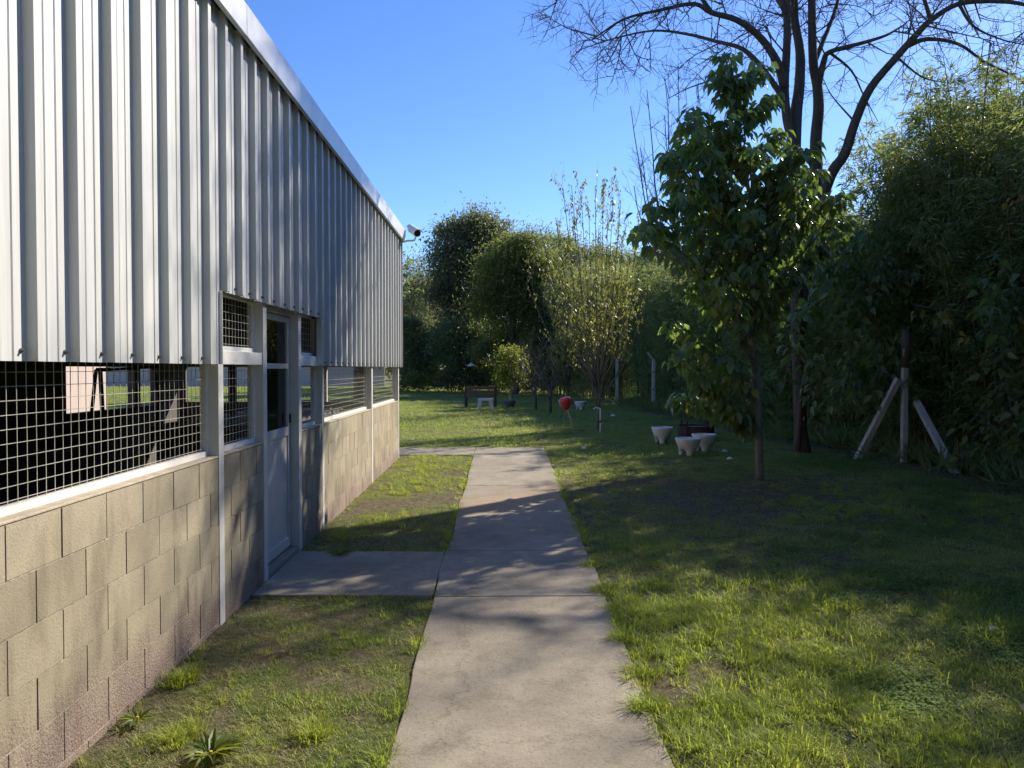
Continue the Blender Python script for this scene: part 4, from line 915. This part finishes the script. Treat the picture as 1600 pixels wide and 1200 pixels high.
# far small white things
ab = gr(692, 608); u = ab.y / F
o = tag(empty('garden_arch', ab), 'small pale rounded arch standing before the dark trees', 'garden ornament')
MB().tube([(-7 * u, 0, 0), (-7.5 * u, 0, 9 * u), (-4 * u, 0, 16 * u), (2 * u, 0, 17 * u), (6 * u, 0, 13 * u), (7 * u, 0, 0)], [.05, .06, .06, .06, .08, .09], 8).build('hoop', 'concrete_post', o, smooth=True)
MB().lathe([(2 * u, 0), (2.2 * u, 6 * u), (1.2 * u, 10 * u), (1.4 * u, 12 * u), (.3 * u, 13.5 * u)], 10, (4 * u, -.1, 0)).build('figure', 'white_table', o, smooth=True)
cb = at(737, 566, 43); u = 43 / F
o = tag(empty('white_parasol', (cb.x, 43, .06)), 'small white parasol top peeking from the dark shrubs above the bench', 'parasol')
MB().lathe([(8 * u, 1.62), (7 * u, 1.66), (.5 * u, 1.83)], 8).build('canopy', 'white_table', o); MB().tube([(0, 0, 0), (0, 0, 1.65)], .012, 6).build('pole', 'wood_dark', o)

# seen through the openings: neighbour, picket fence, far wall
nb = tag(empty('pink_outbuilding', (-11, 12, 0)), 'pale pink rendered outbuilding seen through the shed', 'building')
yN = 9.0 / 1.7 * wy(172) / 1.0
MB().box(-2.5, 1.9, -8, yN - 12, -.1, 2.9).build('wall', 'pink_wall', nb); MB().box(-2.7, 2.1, -8.2, yN - 11.8, 2.9, 3.05).build('roof', 'roof_sheet', nb)
MB().box(1.9, 1.93, 1, 1.9, 0, 2.1).build('door', 'wood_dark', nb)
o = tag(empty('far_boundary_wall', (-24, 62, .06)), 'long pink boundary wall far across the left lawn', 'wall')
MB().box(-10, 14, -.1, .1, -.2, 1.62).build('panel', 'pink_wall', o); MB().box(-10, 14, -.14, .14, 1.62, 1.70).build('coping', 'concrete_post', o)
c = at(434, 600, 33); o = tag(empty('picket_fence', (c.x, 33, .06)), 'short dark picket fence out on the left lawn', 'fence')
for k in range(8): MB().box(-.04, .04, -.012, .012, 0, .95 + .05 * (k % 2)).build('picket', 'wood_dark', o, (-.7 + k * .2, 0, 0))
for z in (.25, .75): MB().box(-.8, .8, .013, .04, z, z + .07).build('rail', 'wood_dark', o)

# ------------------------------------------------------------------ grass, weeds, litter
lib_c = bpy.data.collections.new('grass_tufts')
def tuft(nb, h, spread, wd, seed, lie=.5):
    r_ = np.random.default_rng(seed); V = []; T = []; rn = []
    for i in range(nb):
        a = r_.random() * 6.283; q = spread * r_.random() ** .5; b = np.array([q * math.cos(a), q * math.sin(a), -.01]); a2 = a + r_.normal() * .9
        l = h * (.45 + r_.random() * .8); ln = lie * (.3 + r_.random() * 1.1); d = np.array([math.cos(a2) * ln, math.sin(a2) * ln, 1.0]); d /= np.linalg.norm(d)
        sd_ = np.array([-math.sin(a2 + r_.normal() * .6), math.cos(a2), 0]) * wd / 2; m_ = b + d * l * .55; e = m_ + np.array([d[0] * 1.5, d[1] * 1.5, d[2] * .45]) * l * .5
        k = len(V); V += [b - sd_, b + sd_, m_ + sd_ * .8, m_ - sd_ * .8, e]; T += [(k, k + 1, k + 2), (k, k + 2, k + 3), (k + 3, k + 2, k + 4)]; rn += [r_.random()] * 5
    me = tri_mesh('tuft', np.array(V), np.array(T), rn); me.materials.append(MATS['grass_blade'])
    o = bpy.data.objects.new('tuft', me); lib_c.objects.link(o); return o
# 0-3 short mown turf, 4-5 taller tufts, 6-7 wide coarse
specs = [(26, .040, .07, .0032, .9), (30, .036, .08, .0032, 1.2), (24, .050, .06, .0034, .8), (28, .030, .08, .003, 1.3), (26, .095, .045, .0042, .7), (30, .12, .05, .0045, .9)]
for i, (a, b, c, d, e) in enumerate(specs):
    o = tuft(a, b, c, d, 100 + i, e)
    if i > 3: o.data.materials.clear(); o.data.materials.append(MATS['grass_lush_sunlit'])
def mkt(me, mat): me.materials.append(MATS[mat]); lib_c.objects.link(bpy.data.objects.new('tuft', me))
for sd_ in (201, 202):
    o = tuft(24, .035, .08, .003, sd_, 1.6); o.data.materials.clear(); o.data.materials.append(MATS['grass_dry'])
for sd_ in (1, 2):
    k = 20; P = np.stack([rng.normal(size=k) * .05, rng.normal(size=k) * .05, rng.uniform(.008, .024, k)], 1); a = rng.random(k) * 6.28
    mkt(leaf_mesh('tuft', P, np.stack([np.cos(a), np.sin(a), rng.normal(size=k) * .2], 1), .014, .012, NARROW, None, np.tile([0, 0, 1.], (k, 1))), 'leaf_clover')
def scatter(n, x0, x1, y0, y1, fn=None):
    x = rng.uniform(x0, x1, n); y = rng.uniform(y0, y1, n); return x, y
PX = []; PYy = []; PS = []; PI_ = []
def add(x, y, s, i): PX.append(x); PYy.append(y); PS.append(s); PI_.append(i)
def zone(y0, y1, dens, smul, off=0.0):
    xl, xr = -y1 * .75 - 1, min(y1 * .75 + 1.5, 8.5); n = int((xr - xl) * (y1 - y0) * dens); x, y = scatter(n, xl, xr, y0, y1)
    ok = (np.abs(x) < y * .74 + 1) & ~on_path(x, y, .0) & ~((x < -1.72) & (x > -5.3) & (y < YE + .02)); x, y = x[ok], y[ok]
    c = cover(x, y); ok = rng.random(len(x)) < np.clip(c * 1.03 + .01, 0, 1); x, y, c = x[ok], y[ok], c[ok]
    s = smul * (.65 + rng.random(len(x)) * .6) * (.65 + .6 * c) * (1 + .5 * (fbm(x, y, .7, 77) - .5)); s = np.where(x < path_lr(y)[0], s * .8, s)
    k = rng.integers(0, 4, len(x)); dn = fbm(x, y, 2.6, 61); left = x < path_lr(y)[0]
    pd = np.clip((dn - .44) / .10, 0, 1) * np.where(left, .8, .35) + np.where(left, .18, .06) + np.where((~left) & (y < 5.5), .12 * (fbm(x, y, 4.0, 91) > .5), 0) + .6 * np.exp(-((x - 2.6) / 2.0) ** 2 - ((y - 8.6) / 1.9) ** 2)
    if y0 > 11: pd = pd * .35
    k = np.where(rng.random(len(x)) < pd, rng.integers(6, 8, len(x)), k)
    cl = np.clip((fbm(x, y, 1.6, 83) - .47) / .12, 0, 1) * (x > path_lr(y)[1] + .9) * .45 * np.clip((x - .38 * y + .2) / .8, .15, 1)
    if y1 < 13: k = np.where(rng.random(len(x)) < cl, rng.integers(8, 10, len(x)), k)
    add(x, y, s, k)
zone(2.0, 4.5, 1100, 1.0); zone(4.5, 7.5, 800, 1.05); zone(7.5, 12, 420, 1.25); zone(12, 18, 180, 1.7); zone(18, 30, 60, 2.5); zone(30, 60, 16, 3.6)
# taller clumps: painted sunlit patch right of the path, along edges and wall
def clumps(n, x0, x1, y0, y1, k, r_, s0, keep=lambda x, y: True):
    for _ in range(n):
        cx, cy = random.uniform(x0, x1), random.uniform(y0, y1)
        if not keep(cx, cy): continue
        q = int(k * random.uniform(.5, 1.4)); x = cx + rng.normal(size=q) * r_; y = cy + rng.normal(size=q) * r_; ok = ~on_path(x, y, .03) & (x > -1.69)
        add(x[ok], y[ok], s0 * (.5 + rng.random(ok.sum()) * .6), rng.integers(4, 6, ok.sum()))
random.seed(44)
clumps(80, .7, 3.6, 2.2, 5.2, 12, .10, 1.0); clumps(85, .75, 2.0, 2.3, 4.7, 16, .08, .85); clumps(60, 3, 6, 4, 9, 8, .12, .9); clumps(60, .8, 5, 5, 9, 6, .12, .6, lambda x, y: not (1.2 < x < 4 and 7 < y < 10))
clumps(34, -1.5, -.55, 2.4, 4.5, 5, .05, .55); clumps(50, -1.6, -.6, 6.1, CY0, 9, .09, .8, lambda x, y: abs(y - 8.3 - .5 * (x + .8)) > .5)
for y in np.arange(2.2, 12.8, .11):                                    # ragged fringe over both path edges
    for side in (0, 1):
        if random.random() < (.8 if y < 8 else .5):
            x = path_lr(y)[side] + (-.015 if side == 0 else .015); 
            if side == 0 and (BY0 < y < BY1 or y > CY0): continue
            k = random.choice((1, 1, 2, 4)); add(np.array([x + random.gauss(0, .015) * 1. for _ in range(k)]), np.array([y + random.gauss(0, .04) for _ in range(k)]), rng.uniform(.35, .95, k), rng.integers(4, 6, k))
for y in np.arange(2.2, 11.9, .13):                                    # along the wall foot and the door path
    if P2 - .1 < y < BY1: continue
    if random.random() < .6: add(np.array([-1.67 + random.random() * .04]), np.array([y]), np.array([random.uniform(.3, .8)]), np.array([random.randint(4, 5)]))
for x in np.arange(-1.6, -.5, .07):
    for y, p in ((BY0 + .0, .8), (BY1 + .03, .6)):
        if random.random() < p: add(np.array([x]), np.array([y + random.gauss(0, .015)]), np.array([random.uniform(.35, .8)]), np.array([random.randint(4, 5)]))
for (px, py) in ((285, 1062), (285, 1150), (490, 1150), (925, 885), (1000, 1055), (975, 1000), (1010, 1110), (945, 925)):   # distinct green cushions
    c = gr(px, py); k = 26; add(c.x + rng.normal(size=k) * .035, c.y + rng.normal(size=k) * .035, rng.uniform(.45, 1.0, k), rng.integers(4, 6, k))
x = np.concatenate(PX); y = np.concatenate(PYy); s = np.concatenate(PS); ii = np.concatenate(PI_)
fade = np.interp(y, [0, 14, 60], [1, .6, 0]); z = zg(y) + (fbm(x, y, 1.5, 40) - .5) * .03 * np.exp(-np.maximum(y - 14, 0) / 30)
me = bpy.data.meshes.new('grass'); me.vertices.add(len(x)); me.vertices.foreach_set('co', np.stack([x, y, z], 1).astype(np.float32).ravel())
for nm, ty, v in (('s', 'FLOAT', s.astype(np.float32)), ('r', 'FLOAT', (rng.random(len(x)) * 6.283).astype(np.float32)), ('k', 'INT', ii.astype(np.int32))):
    a = me.attributes.new(nm, ty, 'POINT'); a.data.foreach_set('value', v)
go = tag(link('grass', me, 'grass_blade'), 'short patchy lawn grass with taller tufts along the path', 'grass', kind='stuff')
ng = bpy.data.node_groups.new('grass', 'GeometryNodeTree'); ng.interface.new_socket('Geometry', in_out='INPUT', socket_type='NodeSocketGeometry'); ng.interface.new_socket('Geometry', in_out='OUTPUT', socket_type='NodeSocketGeometry')
n_ = ng.nodes; gi = n_.new('NodeGroupInput'); go_ = n_.new('NodeGroupOutput'); ip = n_.new('GeometryNodeInstanceOnPoints'); ci = n_.new('GeometryNodeCollectionInfo')
ci.inputs['Collection'].default_value = lib_c; ci.inputs['Separate Children'].default_value = True; ci.inputs['Reset Children'].default_value = True; ip.inputs['Pick Instance'].default_value = True
def na(nm, ty): q = n_.new('GeometryNodeInputNamedAttribute'); q.data_type = ty; q.inputs[0].default_value = nm; return q.outputs['Attribute']
cx = n_.new('ShaderNodeCombineXYZ'); l_ = ng.links; l_.new(na('r', 'FLOAT'), cx.inputs[2])
m2p = n_.new('GeometryNodeMeshToPoints'); l_.new(gi.outputs[0], m2p.inputs[0])
l_.new(m2p.outputs[0], ip.inputs['Points']); l_.new(ci.outputs[0], ip.inputs['Instance']); l_.new(na('k', 'INT'), ip.inputs['Instance Index'])
l_.new(cx.outputs[0], ip.inputs['Rotation']); l_.new(na('s', 'FLOAT'), ip.inputs['Scale']); l_.new(ip.outputs[0], go_.inputs[0])
go.modifiers.new('g', 'NODES').node_group = ng

# broad-leaved rosette weeds
def rosette(px, py, n, l, label):
    b = gr(px, py); o = tag(empty('rosette_weed', b), label, 'weed', 'broad-leaved weeds in the grass'); a = np.arange(n) * 2.4
    P = np.stack([np.cos(a) * .01, np.sin(a) * .01, np.full(n, .01)], 1); D = np.stack([np.cos(a), np.sin(a), .25 + rng.random(n) * .5], 1)
    up = np.tile([0, 0, 1.], (n, 1)); Lm = leaf_mesh('leaves', P, D, l * (.7 + rng.random(n) * .5), l * .24, BROAD, rng.random(n) * .7, up); link('leaves', Lm, 'leaf_lime' , o)
    MB().tube([(0, 0, 0), (0, 0, .03)], .006, 6).build('crown', 'yellow_plastic', o)
rosette(330, 1185, 22, .13, 'dandelion-like rosette weed at the bottom left of the lawn')
rosette(532, 868, 12, .10, 'small rosette weed beside the wall past the door path'); rosette(215, 1130, 8, .07, 'tiny rosette weed by the foot of the near block wall')
# fallen leaves
lf = MB(); lf.add([(0, -.02, .004), (.035, 0, .018), (.08, .01, .004), (.03, .028, .016), (.035, 0, .006)], [(0, 4, 1), (1, 4, 2), (2, 4, 3), (3, 4, 0)]); lm = lf.mesh('fallen_leaf'); lm.materials.append(MATS['fallen_leaf'])
spots = [(1462, 1048), (1425, 935), (1200, 900), (1262, 880), (1550, 893), (1270, 962), (1215, 845), (1595, 1125), (1545, 965), (1380, 912), (1335, 1160), (1240, 1150), (440, 1030), (1130, 930), (1500, 820), (1560, 800), (1530, 770), (1480, 790), (1330, 840)]
for i in range(60):
    spots.append((random.uniform(1180, 1600), random.uniform(735, 860)))
for px, py in spots:
    p = gr(px, py); o = bpy.data.objects.new('fallen_leaf', lm); o.location = p + Vector((0, 0, .03)); o.rotation_euler = (random.gauss(0, .3), random.gauss(0, .3), random.uniform(0, 6.28)); q = random.uniform(.6, 1.3); o.scale = (q, q, q)
    COL.objects.link(o); tag(o, 'dry curled brown leaf lying on the grass', 'leaf', 'fallen leaves on the lawn')
for i, (px, py, lb) in enumerate([(912, 704, 'white paper scrap on the lawn left of the pots'), (1132, 709, 'white scrap just right of the nearest pots'), (1140, 721, 'smaller white scrap in front of the right pot'), (1550, 993, 'thin white scrap in the grass at the right'), (957, 652, 'white scrap on the grass right of the water pipe')]):
    p = gr(px, py); m = MB(); u = p.y / F * 5; m.add([(-u, -u * .5, 0), (u, -u * .6, .01), (u * .8, u * .6, .0), (-u * .7, u * .5, .015), (0, 0, u * .7 + .01)], [(0, 1, 4), (1, 2, 4), (2, 3, 4), (3, 0, 4), (3, 2, 1, 0)])
    tag(m.build('paper_scrap', 'paper', None, p + Vector((0, 0, .035))), lb, 'litter')
